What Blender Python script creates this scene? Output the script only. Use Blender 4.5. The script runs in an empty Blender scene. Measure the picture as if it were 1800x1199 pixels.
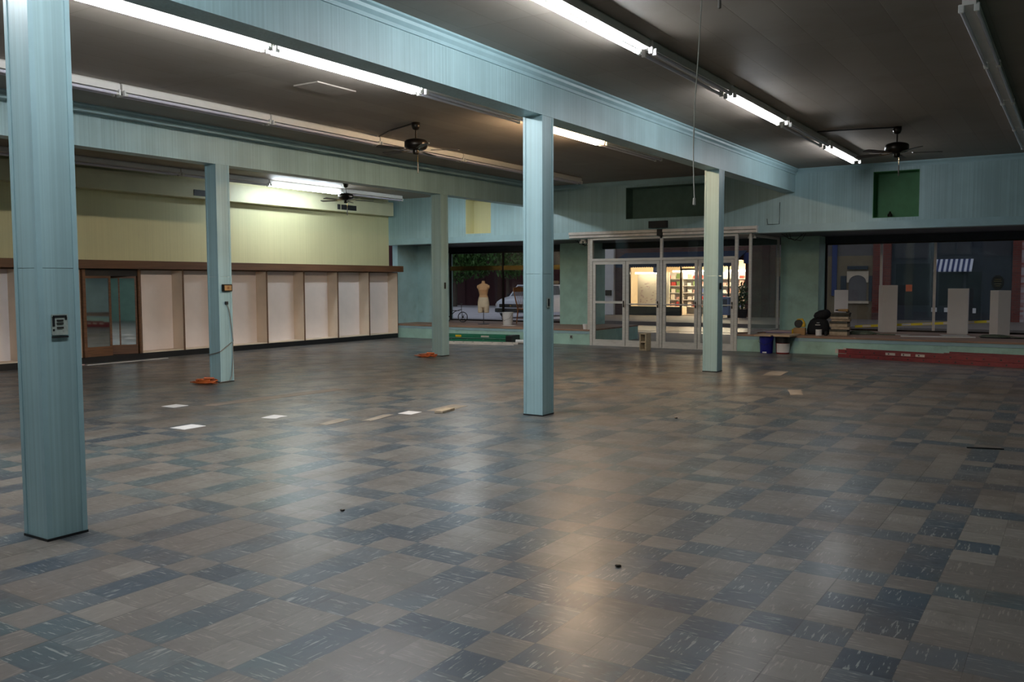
import bpy, bmesh, math, random
from mathutils import Vector, Matrix
PI = math.pi
random.seed(7)
S = bpy.context.scene
COL = S.collection

# ------------------------------------------------------------------ helpers
def lin(c):
    c = c / 255.0
    return c / 12.92 if c <= 0.04045 else ((c + 0.055) / 1.055) ** 2.4
def rgb(r, g, b): return (lin(r), lin(g), lin(b), 1.0)

class MB:
    """collects shapes in one bmesh"""
    def __init__(self): self.bm = bmesh.new()
    def _xf(self, vs, M):
        if M is not None:
            for v in vs: v.co = M @ v.co
    def box(self, x0, y0, z0, x1, y1, z1, M=None):
        b = self.bm
        vs = [b.verts.new((x, y, z)) for z in (z0, z1) for y in (y0, y1) for x in (x0, x1)]
        for f in ((0, 2, 3, 1), (4, 5, 7, 6), (0, 1, 5, 4), (2, 6, 7, 3), (0, 4, 6, 2), (1, 3, 7, 5)):
            b.faces.new([vs[i] for i in f])
        self._xf(vs, M); return self
    def rings(self, rings, cap=True, close=True):
        b = self.bm
        R = [[b.verts.new(p) for p in r] for r in rings]
        n = len(R[0])
        for a, c in zip(R, R[1:]):
            for i in range(n if close else n - 1):
                j = (i + 1) % n
                b.faces.new((a[i], a[j], c[j], c[i]))
        if cap:
            b.faces.new(list(reversed(R[0]))); b.faces.new(R[-1])
        return self
    def lathe(self, prof, c=(0, 0, 0), seg=20, M=None, cap=True):
        rs = []
        for r, z in prof:
            rs.append([Vector((c[0] + r * math.cos(2 * PI * i / seg), c[1] + r * math.sin(2 * PI * i / seg), c[2] + z)) for i in range(seg)])
        if M is not None: rs = [[M @ p for p in r] for r in rs]
        return self.rings(rs, cap)
    def tube(self, pts, r, seg=8, cap=True):
        P = [Vector(p) for p in pts]; rs = []
        for i, p in enumerate(P):
            t = (P[min(i + 1, len(P) - 1)] - P[max(i - 1, 0)]).normalized()
            up = Vector((0, 0, 1)) if abs(t.z) < 0.95 else Vector((1, 0, 0))
            a = t.cross(up).normalized(); c = a.cross(t)
            rr = r[i] if isinstance(r, (list, tuple)) else r
            rs.append([p + (a * math.cos(2 * PI * k / seg) + c * math.sin(2 * PI * k / seg)) * rr for k in range(seg)])
        return self.rings(rs, cap)
    def prism(self, poly, axis, a0, a1, M=None):
        def mk(u, v, a):
            return ((a, u, v), (u, a, v), (u, v, a))[axis]
        r0 = [Vector(mk(u, v, a0)) for u, v in poly]; r1 = [Vector(mk(u, v, a1)) for u, v in poly]
        if M is not None: r0 = [M @ p for p in r0]; r1 = [M @ p for p in r1]
        return self.rings([r0, r1])
    def torus(self, c, R, r, axis=2, seg=28, rs=8, M=None):
        rings = []
        for i in range(seg + 1):
            a = 2 * PI * i / seg; row = []
            for k in range(rs):
                b = 2 * PI * k / rs
                u = (R + r * math.cos(b)) * math.cos(a); v = (R + r * math.cos(b)) * math.sin(a); w = r * math.sin(b)
                p = ((w, u, v), (u, w, v), (u, v, w))[axis]
                p = Vector(p) + Vector(c)
                row.append(M @ p if M is not None else p)
            rings.append(row)
        return self.rings(rings, cap=False)
    def ball(self, c, r, seg=14, M=None):
        if not isinstance(r, (tuple, list)): r = (r, r, r)
        rs = []
        n = max(6, seg // 2)
        for i in range(1, n):
            a = PI * i / n
            rs.append([Vector((c[0] + r[0] * math.sin(a) * math.cos(2 * PI * k / seg), c[1] + r[1] * math.sin(a) * math.sin(2 * PI * k / seg), c[2] - r[2] * math.cos(a))) for k in range(seg)])
        if M is not None: rs = [[M @ p for p in q] for q in rs]
        return self.rings(rs)
    def poly(self, pts):
        self.bm.faces.new([self.bm.verts.new(p) for p in pts]); return self
    def build(self, name, mat, parent=None, smooth=False, bevel=0.0, label=None):
        bmesh.ops.recalc_face_normals(self.bm, faces=self.bm.faces)
        me = bpy.data.meshes.new(name); self.bm.to_mesh(me); self.bm.free()
        if smooth:
            me.polygons.foreach_set('use_smooth', [True] * len(me.polygons))
        o = bpy.data.objects.new(name, me); COL.objects.link(o)
        me.materials.append(mat)
        if parent is not None: o.parent = parent
        if bevel:
            m = o.modifiers.new('bevel', 'BEVEL'); m.width = bevel; m.segments = 2; m.limit_method = 'ANGLE'
        if label: o['label'] = label
        return o

def smooth_angle(o, deg=40):
    for p in o.data.polygons: p.use_smooth = True
    try:
        o.data.set_sharp_from_angle(angle=math.radians(deg))
    except Exception: pass
    return o

def tag(o, label, cat, group=None, kind=None):
    o['label'] = label; o['category'] = cat
    if group: o['group'] = group
    if kind: o['kind'] = kind
    return o
def thing(name, label, cat, loc=(0, 0, 0), rz=0.0, group=None):
    o = bpy.data.objects.new(name, None); COL.objects.link(o)
    o.empty_display_size = 0.1
    o.location = loc; o.rotation_euler = (0, 0, rz)
    return tag(o, label, cat, group)
def struct(o, label, cat):
    return tag(o, label, cat, None, 'structure')
def dup(root, loc=None, rz=None, label=None, group=None):
    r = root.copy(); COL.objects.link(r)
    if loc is not None: r.location = loc
    if rz is not None: r.rotation_euler = (0, 0, rz)
    if label: r['label'] = label
    if group: r['group'] = group
    for ch in list(root.children):
        c = ch.copy(); COL.objects.link(c); c.parent = r
        for g in list(ch.children):
            d = g.copy(); COL.objects.link(d); d.parent = c
    return r
def Rz(a): return Matrix.Rotation(a, 4, 'Z')
def T(x, y, z): return Matrix.Translation((x, y, z))

# ------------------------------------------------------------------ materials
def newmat(name):
    m = bpy.data.materials.new(name); m.use_nodes = True
    nt = m.node_tree; nt.nodes.clear()
    out = nt.nodes.new('ShaderNodeOutputMaterial')
    return m, nt, out
class N:
    """tiny node-graph writer"""
    def __init__(self, nt): self.nt = nt
    def node(self, t, **kw):
        n = self.nt.nodes.new(t)
        for k, v in kw.items(): setattr(n, k, v)
        return n
    def link(self, a, b): self.nt.links.new(a, b)
    def val(self, sock, v):
        if isinstance(v, (int, float)): sock.default_value = v
        elif isinstance(v, (tuple, list)): sock.default_value = v
        else: self.link(v, sock)
    def math(self, op, a, b=None, c=None):
        n = self.node('ShaderNodeMath', operation=op)
        self.val(n.inputs[0], a)
        if b is not None: self.val(n.inputs[1], b)
        if c is not None: self.val(n.inputs[2], c)
        return n.outputs[0]
    def mix(self, f, a, b, blend='MIX'):
        n = self.node('ShaderNodeMix', data_type='RGBA', blend_type=blend)
        self.val(n.inputs[0], f); self.val(n.inputs[6], a); self.val(n.inputs[7], b)
        return n.outputs[2]
    def mixf(self, f, a, b):
        n = self.node('ShaderNodeMix', data_type='FLOAT')
        self.val(n.inputs[0], f); self.val(n.inputs[2], a); self.val(n.inputs[3], b)
        return n.outputs[0]
    def smooth(self, x, a, b, c=0.0, d=1.0):
        n = self.node('ShaderNodeMapRange', interpolation_type='SMOOTHSTEP')
        self.val(n.inputs[0], x); self.val(n.inputs[1], a); self.val(n.inputs[2], b)
        self.val(n.inputs[3], c); self.val(n.inputs[4], d)
        return n.outputs[0]
    def noise(self, vec, scale, detail=3.0, rough=0.5):
        n = self.node('ShaderNodeTexNoise'); self.link(vec, n.inputs['Vector'])
        n.inputs['Scale'].default_value = scale; n.inputs['Detail'].default_value = detail
        n.inputs['Roughness'].default_value = rough
        return n.outputs[0]
    def scale(self, vec, s, off=(0, 0, 0)):
        n = self.node('ShaderNodeMapping'); self.link(vec, n.inputs[0])
        n.inputs['Scale'].default_value = s; n.inputs['Location'].default_value = off
        return n.outputs[0]
    def obj(self): return self.node('ShaderNodeTexCoord').outputs['Object']

def surf(name, col, rough=0.55, metal=0.0, var=0.10, scale=6.0, stretch=(1, 1, 1), bump=0.0, bscale=None, dirt=None, spec=0.5):
    m, nt, out = newmat(name); g = N(nt)
    b = g.node('ShaderNodeBsdfPrincipled')
    v = g.scale(g.obj(), stretch)
    n = g.noise(v, scale, 4.0, 0.6)
    dark = tuple(c * (1 - var) for c in col[:3]) + (1,); light = tuple(min(1, c * (1 + var)) for c in col[:3]) + (1,)
    c = g.mix(g.smooth(n, 0.3, 0.7), dark, light)
    if dirt:
        dcol, dscale, amt = dirt
        c = g.mix(g.math('MULTIPLY', g.smooth(g.noise(g.obj(), dscale, 5, 0.65), 0.55, 0.75), amt), c, dcol)
    g.link(c, b.inputs['Base Color'])
    b.inputs['Roughness'].default_value = rough; b.inputs['Metallic'].default_value = metal
    b.inputs['Specular IOR Level'].default_value = spec
    if bump:
        bp = g.node('ShaderNodeBump'); bp.inputs['Strength'].default_value = bump; bp.inputs['Distance'].default_value = 0.01
        g.link(g.noise(v, bscale or scale, 4, 0.6), bp.inputs['Height']); g.link(bp.outputs[0], b.inputs['Normal'])
    g.link(b.outputs[0], out.inputs[0])
    return m
def emis(name, col, strength):
    m, nt, out = newmat(name); g = N(nt)
    e = g.node('ShaderNodeEmission'); e.inputs[0].default_value = col; e.inputs[1].default_value = strength
    g.link(e.outputs[0], out.inputs[0]); return m
def glassmat(name, tint=(1, 1, 1, 1), base=0.04, edge=0.5):
    m, nt, out = newmat(name); g = N(nt)
    t = g.node('ShaderNodeBsdfTransparent'); t.inputs[0].default_value = tint
    gl = g.node('ShaderNodeBsdfGlossy'); gl.inputs['Roughness'].default_value = 0.01
    lw = g.node('ShaderNodeLayerWeight'); lw.inputs[0].default_value = 0.5
    f = g.math('ADD', g.math('MULTIPLY', g.math('POWER', lw.outputs['Facing'], 4.0), edge), base)
    mx = g.node('ShaderNodeMixShader'); g.link(f, mx.inputs[0]); g.link(t.outputs[0], mx.inputs[1]); g.link(gl.outputs[0], mx.inputs[2])
    g.link(mx.outputs[0], out.inputs[0]); return m

def panelpaint(name, col, amp=1.0, rough=0.42):
    """painted striated sheet: fine grooves running up the face, scuffs"""
    m, nt, out = newmat(name); g = N(nt)
    b = g.node('ShaderNodeBsdfPrincipled')
    o = g.obj()
    fine = g.noise(g.scale(o, (38, 38, 0.25)), 1.0, 2.0, 0.5)
    broad = g.noise(g.scale(o, (2.2, 2.2, 0.05)), 1.0, 2.0, 0.5)
    blot = g.noise(o, 1.7, 5, 0.6)
    f = g.math('ADD', g.math('MULTIPLY', fine, 0.40), g.math('ADD', g.math('MULTIPLY', broad, 0.35), g.math('MULTIPLY', blot, 0.25)))
    dark = tuple(c * (1 - .16 * amp) for c in col[:3]) + (1,); light = tuple(min(1, c * (1 + .13 * amp)) for c in col[:3]) + (1,)
    c = g.mix(g.smooth(f, 0.36, 0.64), dark, light)
    sc = g.smooth(g.noise(g.scale(o, (9, 9, 2.0)), 1.0, 6, 0.7), 0.66, 0.8)
    c = g.mix(g.math('MULTIPLY', sc, 0.28), c, rgb(92, 104, 100))
    g.link(c, b.inputs['Base Color']); b.inputs['Roughness'].default_value = rough
    bp = g.node('ShaderNodeBump'); bp.inputs['Strength'].default_value = 0.25 * amp; bp.inputs['Distance'].default_value = 0.004
    g.link(fine, bp.inputs['Height']); g.link(bp.outputs[0], b.inputs['Normal'])
    g.link(b.outputs[0], out.inputs[0]); return m

def floormat():
    m, nt, out = newmat('worn_vinyl_tile'); g = N(nt)
    b = g.node('ShaderNodeBsdfPrincipled')
    o = g.obj(); sep = g.node('ShaderNodeSeparateXYZ'); g.link(o, sep.inputs[0])
    u = g.math('DIVIDE', g.math('ADD', sep.outputs[0], 4.445), 0.240)
    v = g.math('DIVIDE', g.math('ADD', sep.outputs[1], -2.43), 0.235)
    cx, cy = g.math('FLOOR', u), g.math('FLOOR', v)
    fx, fy = g.math('FRACT', u), g.math('FRACT', v)
    mx, my = g.math('FLOORED_MODULO', cx, 3.0), g.math('FLOORED_MODULO', cy, 4.0)
    xs, ys = g.math('LESS_THAN', mx, 0.5), g.math('GREATER_THAN', my, 2.5)
    blue = g.math('ABSOLUTE', g.math('SUBTRACT', xs, ys))
    cid = g.node('ShaderNodeCombineXYZ'); g.link(cx, cid.inputs[0]); g.link(cy, cid.inputs[1])
    wn = g.node('ShaderNodeTexWhiteNoise', noise_dimensions='2D'); g.link(cid.outputs[0], wn.inputs[0])
    rnd = wn.outputs[0]
    sr = g.node('ShaderNodeSeparateColor'); g.link(wn.outputs[1], sr.inputs[0])
    r2, r3 = sr.outputs[1], sr.outputs[2]
    odd = g.math('FLOORED_MODULO', g.math('ADD', cx, cy), 2.0)
    # a few tiles were swapped over the years
    swap = g.math('GREATER_THAN', r2, 0.992)
    blue = g.math('ABSOLUTE', g.math('SUBTRACT', blue, swap))
    # streaks, quarter-turned from tile to tile
    offs = g.node('ShaderNodeCombineXYZ'); g.link(g.math('MULTIPLY', rnd, 37.0), offs.inputs[2])
    def streaks(sx, sy):
        vv = g.node('ShaderNodeVectorMath', operation='ADD')
        g.link(g.scale(o, (sx, sy, 1)), vv.inputs[0]); g.link(offs.outputs[0], vv.inputs[1])
        return g.noise(vv.outputs[0], 1.0, 3.0, 0.55)
    st = g.mixf(odd, streaks(9, 75), streaks(75, 9))
    lo = g.smooth(st, 0.585, 0.66); dk = g.smooth(st, 0.40, 0.30)
    beige = g.mix(rnd, rgb(103, 98, 94), rgb(115, 110, 105))
    bluec = g.mix(r3, rgb(57, 67, 78), rgb(68, 80, 90))
    green = g.smooth(g.noise(o, 0.35, 2, 0.5), 0.5, 0.62)
    bluec = g.mix(g.math('MULTIPLY', green, 0.5), bluec, rgb(76, 95, 96))
    beige = g.mix(g.math('MULTIPLY', lo, 0.45), beige, rgb(160, 152, 142))
    beige = g.mix(g.math('MULTIPLY', dk, 0.5), beige, rgb(92, 82, 74))
    bluec = g.mix(g.math('MULTIPLY', lo, 0.75), bluec, rgb(150, 154, 148))
    c = g.mix(blue, beige, bluec)
    # patchy foot-traffic greying, with surface haze painted in, stronger toward the entrance
    wear_haze = g.math('MULTIPLY', g.smooth(g.noise(o, 0.45, 4, 0.6), 0.35, 0.65), g.smooth(sep.outputs[1], 3.0, 12.0, 0.25, 0.62))
    c = g.mix(wear_haze, c, rgb(103, 95, 88))
    # dirt
    d1 = g.smooth(g.noise(o, 0.9, 6, 0.62), 0.45, 0.72)
    c = g.mix(g.math('MULTIPLY', d1, 0.38), c, rgb(86, 74, 64))
    d2 = g.smooth(g.noise(o, 7.0, 5, 0.7), 0.60, 0.78)
    c = g.mix(g.math('MULTIPLY', d2, 0.6), c, rgb(58, 50, 45))
    c = g.mix(g.math('MULTIPLY', g.math('SUBTRACT', rnd, 0.5), 0.22), c, rgb(170, 164, 156))
    # joints
    e = g.math('MINIMUM', g.math('MINIMUM', fx, g.math('SUBTRACT', 1.0, fx)), g.math('MINIMUM', fy, g.math('SUBTRACT', 1.0, fy)))
    j = g.math('MULTIPLY', g.smooth(e, 0.014, 0.0), g.math('ADD', 0.05, g.math('MULTIPLY', rnd, 0.6)))
    c = g.mix(j, c, rgb(46, 42, 40))
    # some tile rows have crept apart and left long dark gaps
    w1 = g.node('ShaderNodeTexWhiteNoise', noise_dimensions='1D'); g.link(g.math('ADD', cx, 0.37), w1.inputs['W'])
    gap = g.math('MULTIPLY', g.math('GREATER_THAN', w1.outputs[0], 0.72), g.math('MULTIPLY', g.smooth(fx, 0.035, 0.012), g.smooth(g.noise(o, 0.8, 2, 0.5), 0.42, 0.55)))
    c = g.mix(g.math('MULTIPLY', gap, 0.75), c, rgb(38, 33, 30))
    # grime pressed into single tiles
    c = g.mix(g.math('MULTIPLY', g.smooth(g.noise(o, 2.6, 6, 0.7), 0.54, 0.74), 0.42), c, rgb(70, 63, 58))
    g.link(c, b.inputs['Base Color'])
    ro = g.math('ADD', g.math('ADD', 0.26, g.math('MULTIPLY', d1, 0.14)), g.math('MULTIPLY', g.noise(o, 22.0, 3), 0.16))
    g.link(ro, b.inputs['Roughness']); b.inputs['Specular IOR Level'].default_value = 0.15
    b.inputs['Coat Weight'].default_value = 0.10; b.inputs['Coat Roughness'].default_value = 0.19; b.inputs['Coat IOR'].default_value = 1.35
    bp = g.node('ShaderNodeBump'); bp.inputs['Strength'].default_value = 0.30; bp.inputs['Distance'].default_value = 0.003
    hgt = g.math('ADD', g.math('MULTIPLY', g.smooth(e, 0.0, 0.10), 0.5), g.math('ADD', g.math('MULTIPLY', g.noise(o, 5.0, 3), 1.4), g.math('MULTIPLY', st, 0.25)))
    g.link(hgt, bp.inputs['Height']); g.link(bp.outputs[0], b.inputs['Normal'])
    g.link(b.outputs[0], out.inputs[0]); return m

def ceilmat():
    m, nt, out = newmat('fibreboard_ceiling'); g = N(nt)
    b = g.node('ShaderNodeBsdfPrincipled'); o = g.obj()
    sep = g.node('ShaderNodeSeparateXYZ'); g.link(o, sep.inputs[0])
    u = g.math('DIVIDE', sep.outputs[0], 0.405); v = g.math('DIVIDE', sep.outputs[1], 2.44)
    fu, fv = g.math('FRACT', u), g.math('FRACT', v)
    eu = g.math('MINIMUM', fu, g.math('SUBTRACT', 1.0, fu)); ev = g.math('MINIMUM', fv, g.math('SUBTRACT', 1.0, fv))
    j = g.math('MAXIMUM', g.smooth(eu, 0.02, 0.0), g.smooth(ev, 0.004, 0.0))
    cid = g.node('ShaderNodeCombineXYZ'); g.link(g.math('FLOOR', u), cid.inputs[0]); g.link(g.math('FLOOR', v), cid.inputs[1])
    wn = g.node('ShaderNodeTexWhiteNoise', noise_dimensions='2D'); g.link(cid.outputs[0], wn.inputs[0])
    c = g.mix(wn.outputs[0], rgb(129, 120, 111), rgb(139, 130, 120))
    c = g.mix(g.math('MULTIPLY', g.smooth(g.noise(o, 0.8, 5, 0.6), 0.45, 0.7), 0.4), c, rgb(110, 99, 88))
    c = g.mix(g.math('MULTIPLY', j, 0.35), c, rgb(84, 74, 64))
    g.link(c, b.inputs['Base Color']); b.inputs['Roughness'].default_value = 0.6
    bp = g.node('ShaderNodeBump'); bp.inputs['Strength'].default_value = 0.2; bp.inputs['Distance'].default_value = 0.006
    g.link(g.math('SUBTRACT', g.noise(o, 4, 3), g.math('MULTIPLY', j, 0.8)), bp.inputs['Height']); g.link(bp.outputs[0], b.inputs['Normal'])
    g.link(b.outputs[0], out.inputs[0]); return m

def brickmat(name, c1, c2, mortar, sc=1.0, axis='XZ'):
    m, nt, out = newmat(name); g = N(nt)
    b = g.node('ShaderNodeBsdfPrincipled'); o = g.obj()
    sep = g.node('ShaderNodeSeparateXYZ'); g.link(o, sep.inputs[0])
    cb = g.node('ShaderNodeCombineXYZ')
    g.link(g.math('ADD', sep.outputs[0], sep.outputs[1]), cb.inputs[0]); g.link(sep.outputs[2], cb.inputs[1])
    t = g.node('ShaderNodeTexBrick'); g.link(cb.outputs[0], t.inputs['Vector'])
    t.inputs['Color1'].default_value = c1; t.inputs['Color2'].default_value = c2; t.inputs['Mortar'].default_value = mortar
    t.inputs['Scale'].default_value = 1.0
    t.inputs['Brick Width'].default_value = 0.22 * sc; t.inputs['Row Height'].default_value = 0.075 * sc; t.inputs['Mortar Size'].default_value = 0.006
    g.link(t.outputs[0], b.inputs['Base Color']); b.inputs['Roughness'].default_value = 0.85
    g.link(b.outputs[0], out.inputs[0]); return m

TEAL = rgb(154, 184, 188)
M = {}
M['teal'] = panelpaint('teal_painted_panel', TEAL)
M['teal_trim'] = surf('teal_painted_trim', rgb(152, 183, 189), 0.4, var=0.06, scale=3)
M['teal_flat'] = surf('teal_painted_board', rgb(166, 198, 200), 0.5, var=0.08, scale=2.5, dirt=(rgb(96, 112, 104), 1.5, 0.35))
M['teal_green'] = surf('sea_green_painted_board', rgb(168, 204, 190), 0.5, var=0.10, scale=3, dirt=(rgb(120, 138, 124), 2.0, 0.4))
M['teal_dark'] = surf('deep_teal_board', rgb(84, 112, 104), 0.6, var=0.1)
M['green'] = surf('green_painted_niche', rgb(58, 122, 72), 0.55, var=0.08)
M['yellow'] = panelpaint('pale_yellow_wall_paint', rgb(210, 204, 158), amp=0.35, rough=0.55)
M['cream'] = surf('cream_duct_paint', rgb(208, 204, 168), 0.5, var=0.05, scale=2)
M['ceiling'] = ceilmat()
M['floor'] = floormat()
M['ceiling_pale'] = surf('pale_fibreboard', rgb(148, 138, 128), 0.7, var=0.05)
M['patch'] = surf('exposed_floor_screed', rgb(150, 138, 124), 0.75, var=0.14, scale=5)
M['patch_dim'] = surf('worn_floor_strip', rgb(128, 114, 103), 0.6, var=0.16, scale=3)
M['metal_white'] = surf('white_enamel', rgb(214, 210, 204), 0.35, var=0.04)
M['socket'] = surf('white_lampholder_plastic', rgb(206, 204, 200), 0.4, var=0.04)
M['tube_lit'] = emis('cool_white_tube_glow', (0.92, 0.96, 1.0, 1), 122.0)
M['tube_old'] = emis('fading_white_tube_glow', (0.92, 0.95, 1.0, 1), 78.0)
M['tube_bright'] = emis('bright_white_tube_glow', (0.90, 0.95, 1.0, 1), 125.0)
M['tube_dim'] = emis('dim_white_tube_glow', (0.92, 0.95, 1.0, 1), 82.0)
M['tube_new'] = emis('new_white_tube_glow', (0.84, 0.94, 1.0, 1), 95.0)
M['tube_blue'] = emis('daylight_tube_glow', (0.80, 0.92, 1.0, 1), 74.0)
M['tube_mid'] = emis('ageing_white_tube_glow', (0.90, 0.95, 1.0, 1), 170.0)
M['tube_warm'] = emis('warm_tube_glow', (1.0, 0.71, 0.43, 1), 240.0)
M['tube_off'] = surf('unlit_tube_glass', rgb(206, 202, 214), 0.18, var=0.03)
M['alu'] = surf('brushed_aluminium', rgb(204, 201, 195), 0.45, 0.0, var=0.1, stretch=(1, 1, 12), scale=4)
M['alu_dull'] = surf('dull_aluminium', rgb(218, 210, 202), 0.5, 0.0, var=0.12, scale=5)
M['bronze'] = surf('dark_bronze_metal', rgb(52, 46, 40), 0.28, 0.85, var=0.1)
M['brass'] = surf('antique_brass', rgb(150, 120, 70), 0.25, 0.9, var=0.1)
M['blade'] = surf('dark_walnut_blade', rgb(44, 34, 28), 0.4, var=0.25, stretch=(2, 14, 2), scale=3)
M['wood'] = surf('brown_stained_wood', rgb(104, 70, 44), 0.5, var=0.25, stretch=(3, 0.6, 10), scale=3, bump=0.1)
M['wood_trim'] = surf('brown_shelf_edge', rgb(98, 66, 42), 0.5, var=0.2, stretch=(6, 0.5, 10), scale=2)
M['deck'] = surf('bare_plywood_deck', rgb(150, 118, 98), 0.6, var=0.22, stretch=(0.6, 5, 1), scale=2, dirt=(rgb(92, 66, 50), 1.2, 0.5))
M['cab_back'] = surf('off_white_back_panel', rgb(240, 229, 225), 0.55, var=0.05, scale=1.2)
M['cab_side'] = surf('cream_side_panel', rgb(226, 208, 187), 0.55, var=0.06, scale=1.5)
M['black'] = surf('black_paint', rgb(24, 24, 26), 0.5, var=0.15)
M['blackcloth'] = surf('black_canvas', rgb(20, 20, 24), 0.85, var=0.25, scale=25, bump=0.3)
M['glass'] = glassmat('window_glass', (0.93, 0.95, 0.95, 1), 0.035, 0.45)
M['mirror'] = surf('silvered_mirror', (0.72, 0.76, 0.75, 1), 0.03, 1.0, var=0.02)
M['orange'] = surf('orange_cord_rubber', rgb(176, 86, 34), 0.5, var=0.12)
M['cord'] = surf('grey_cord', rgb(120, 112, 104), 0.6, var=0.1)
M['string'] = surf('white_pull_string', rgb(190, 186, 176), 0.8, var=0.05)
M['greenglass'] = surf('green_fibreglass', rgb(26, 104, 76), 0.45, var=0.1)
M['redglass'] = surf('dark_red_fibreglass', rgb(118, 38, 40), 0.5, var=0.15)
M['concrete'] = surf('grey_concrete_block', rgb(168, 156, 132), 0.9, var=0.15, scale=30, bump=0.3)
M['blue'] = surf('blue_bucket_plastic', rgb(28, 32, 128), 0.35, var=0.06)
M['white'] = surf('white_plastic', rgb(214, 212, 210), 0.4, var=0.04)
M['red'] = surf('red_plastic', rgb(136, 24, 28), 0.4, var=0.06)
M['paper'] = surf('white_paper', rgb(226, 222, 220), 0.8, var=0.03)
M['sticker'] = surf('pale_sticker', rgb(190, 180, 168), 0.6, var=0.15, scale=40)
M['ply'] = surf('pale_plywood', rgb(196, 168, 136), 0.6, var=0.12, stretch=(1, 6, 1), scale=4)
M['card'] = surf('brown_cardboard', rgb(164, 128, 84), 0.8, var=0.1)
M['yellowp'] = surf('yellow_plastic', rgb(214, 172, 30), 0.4, var=0.08)
M['plinth'] = surf('grey_plinth_paint', rgb(226, 219, 214), 0.6, var=0.04, scale=1.5)
M['plinth_w'] = surf('white_plinth_paint', rgb(240, 238, 242), 0.6, var=0.03, scale=1.5)
M['tan_cloth'] = surf('tan_jersey', rgb(196, 152, 110), 0.75, var=0.06)
M['cream_cloth'] = surf('cream_cotton', rgb(206, 188, 162), 0.85, var=0.08)
M['oak'] = surf('brown_chair_wood', rgb(128, 82, 44), 0.4, var=0.2, stretch=(8, 8, 1), scale=3)
M['iron'] = surf('dark_iron', rgb(60, 58, 56), 0.45, 0.6, var=0.1)
M['stone_a'] = surf('pale_stone_paver', rgb(176, 160, 138), 0.9, var=0.14, scale=14, bump=0.2)
M['stone_b'] = surf('dark_slate_paver', rgb(74, 72, 64), 0.85, var=0.2, scale=14, bump=0.2)
M['hose'] = surf('grey_green_hose', rgb(92, 100, 84), 0.6, var=0.12)
M['purple'] = surf('purple_board_edge', rgb(92, 84, 128), 0.6, var=0.08)
M['pinkboard'] = surf('pale_pink_foam_board', rgb(206, 176, 172), 0.7, var=0.05)
M['rust'] = surf('rusty_plate', rgb(156, 166, 158), 0.6, 0.0, var=0.12, scale=40, dirt=(rgb(84, 72, 60), 30, 0.5))
# outside
M['asphalt'] = surf('street_asphalt', rgb(104, 98, 96), 0.28, var=0.15, scale=2, dirt=(rgb(78, 74, 72), 0.5, 0.6))
M['walk'] = surf('sidewalk_concrete', rgb(114, 105, 97), 0.6, var=0.12, scale=1.5)
M['lot'] = surf('pale_lot_concrete', rgb(206, 202, 206), 0.8, var=0.08, scale=0.5)
M['brick'] = brickmat('red_brick', rgb(124, 52, 38), rgb(100, 42, 34), rgb(94, 76, 68), 1.2)
M['brick_d'] = brickmat('brown_brick', rgb(104, 72, 64), rgb(86, 60, 54), rgb(98, 88, 82), 1.2)
M['brick_w'] = brickmat('flaking_white_brick', rgb(196, 188, 190), rgb(160, 84, 74), rgb(180, 174, 172), 1.3)
M['maroon'] = surf('maroon_wall', rgb(70, 28, 33), 0.8, var=0.12, stretch=(4, 4, 0.4), scale=1)
M['tan'] = surf('tan_stucco', rgb(126, 110, 84), 0.85, var=0.08, scale=2)
M['greyst'] = surf('grey_stucco', rgb(100, 94, 92), 0.85, var=0.08, scale=2)
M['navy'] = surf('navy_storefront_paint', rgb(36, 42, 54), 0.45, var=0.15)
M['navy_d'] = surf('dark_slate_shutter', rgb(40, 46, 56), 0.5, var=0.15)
M['darkglass'] = surf('dark_window_glass', rgb(40, 44, 48), 0.08, 0.0, var=0.3, scale=1)
M['greyglass'] = surf('pale_reflecting_window', rgb(72, 72, 76), 0.12, 0.0, var=0.15, scale=1)
M['awning'] = surf('dark_blue_awning_canvas', rgb(42, 54, 74), 0.8, var=0.12)
M['awn_w'] = surf('white_awning_stripe', rgb(226, 228, 238), 0.8, var=0.03)
M['awn_b'] = surf('blue_awning_stripe', rgb(52, 62, 108), 0.8, var=0.05)
M['bulk'] = surf('dark_green_bulkhead', rgb(52, 56, 50), 0.6, var=0.15)
M['shopwall'] = surf('cream_shop_wall', rgb(232, 216, 190), 0.7, var=0.05)
M['board'] = surf('cream_pin_board', rgb(240, 228, 206), 0.7, var=0.03)
M['shoplamp'] = emis('warm_shop_lamp', (1.0, 0.82, 0.56, 1), 26.0)
M['carpaint'] = surf('white_car_paint', rgb(226, 228, 236), 0.25, var=0.02)
M['carglass'] = surf('dark_car_glass', rgb(96, 104, 112), 0.05, var=0.1)
M['rubber'] = surf('black_rubber', rgb(28, 28, 28), 0.8, var=0.1)
M['leaf'] = surf('green_leaf', rgb(84, 124, 60), 0.55, var=0.35, scale=0.9)
M['leaf2'] = surf('dark_green_shrub_leaf', rgb(66, 88, 60), 0.6, var=0.3, scale=1.5)
M['bark'] = surf('grey_bark', rgb(84, 70, 58), 0.9, var=0.2, stretch=(3, 3, .6), scale=4)
M['tape'] = surf('yellow_caution_tape', rgb(244, 224, 60), 0.5, var=0.05)
M['orange_sign'] = surf('orange_sign', rgb(214, 96, 48), 0.6, var=0.05)
M['grey_sign'] = surf('blue_grey_sign', rgb(120, 132, 158), 0.6, var=0.05)
PROD = [surf('product_' + n, rgb(*c), 0.6, var=0.08) for n, c in (('red', (196, 60, 48)), ('white', (236, 230, 222)), ('blue', (96, 110, 170)), ('tan', (196, 166, 120)), ('green', (120, 150, 90)), ('pink', (226, 170, 160)))]

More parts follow.
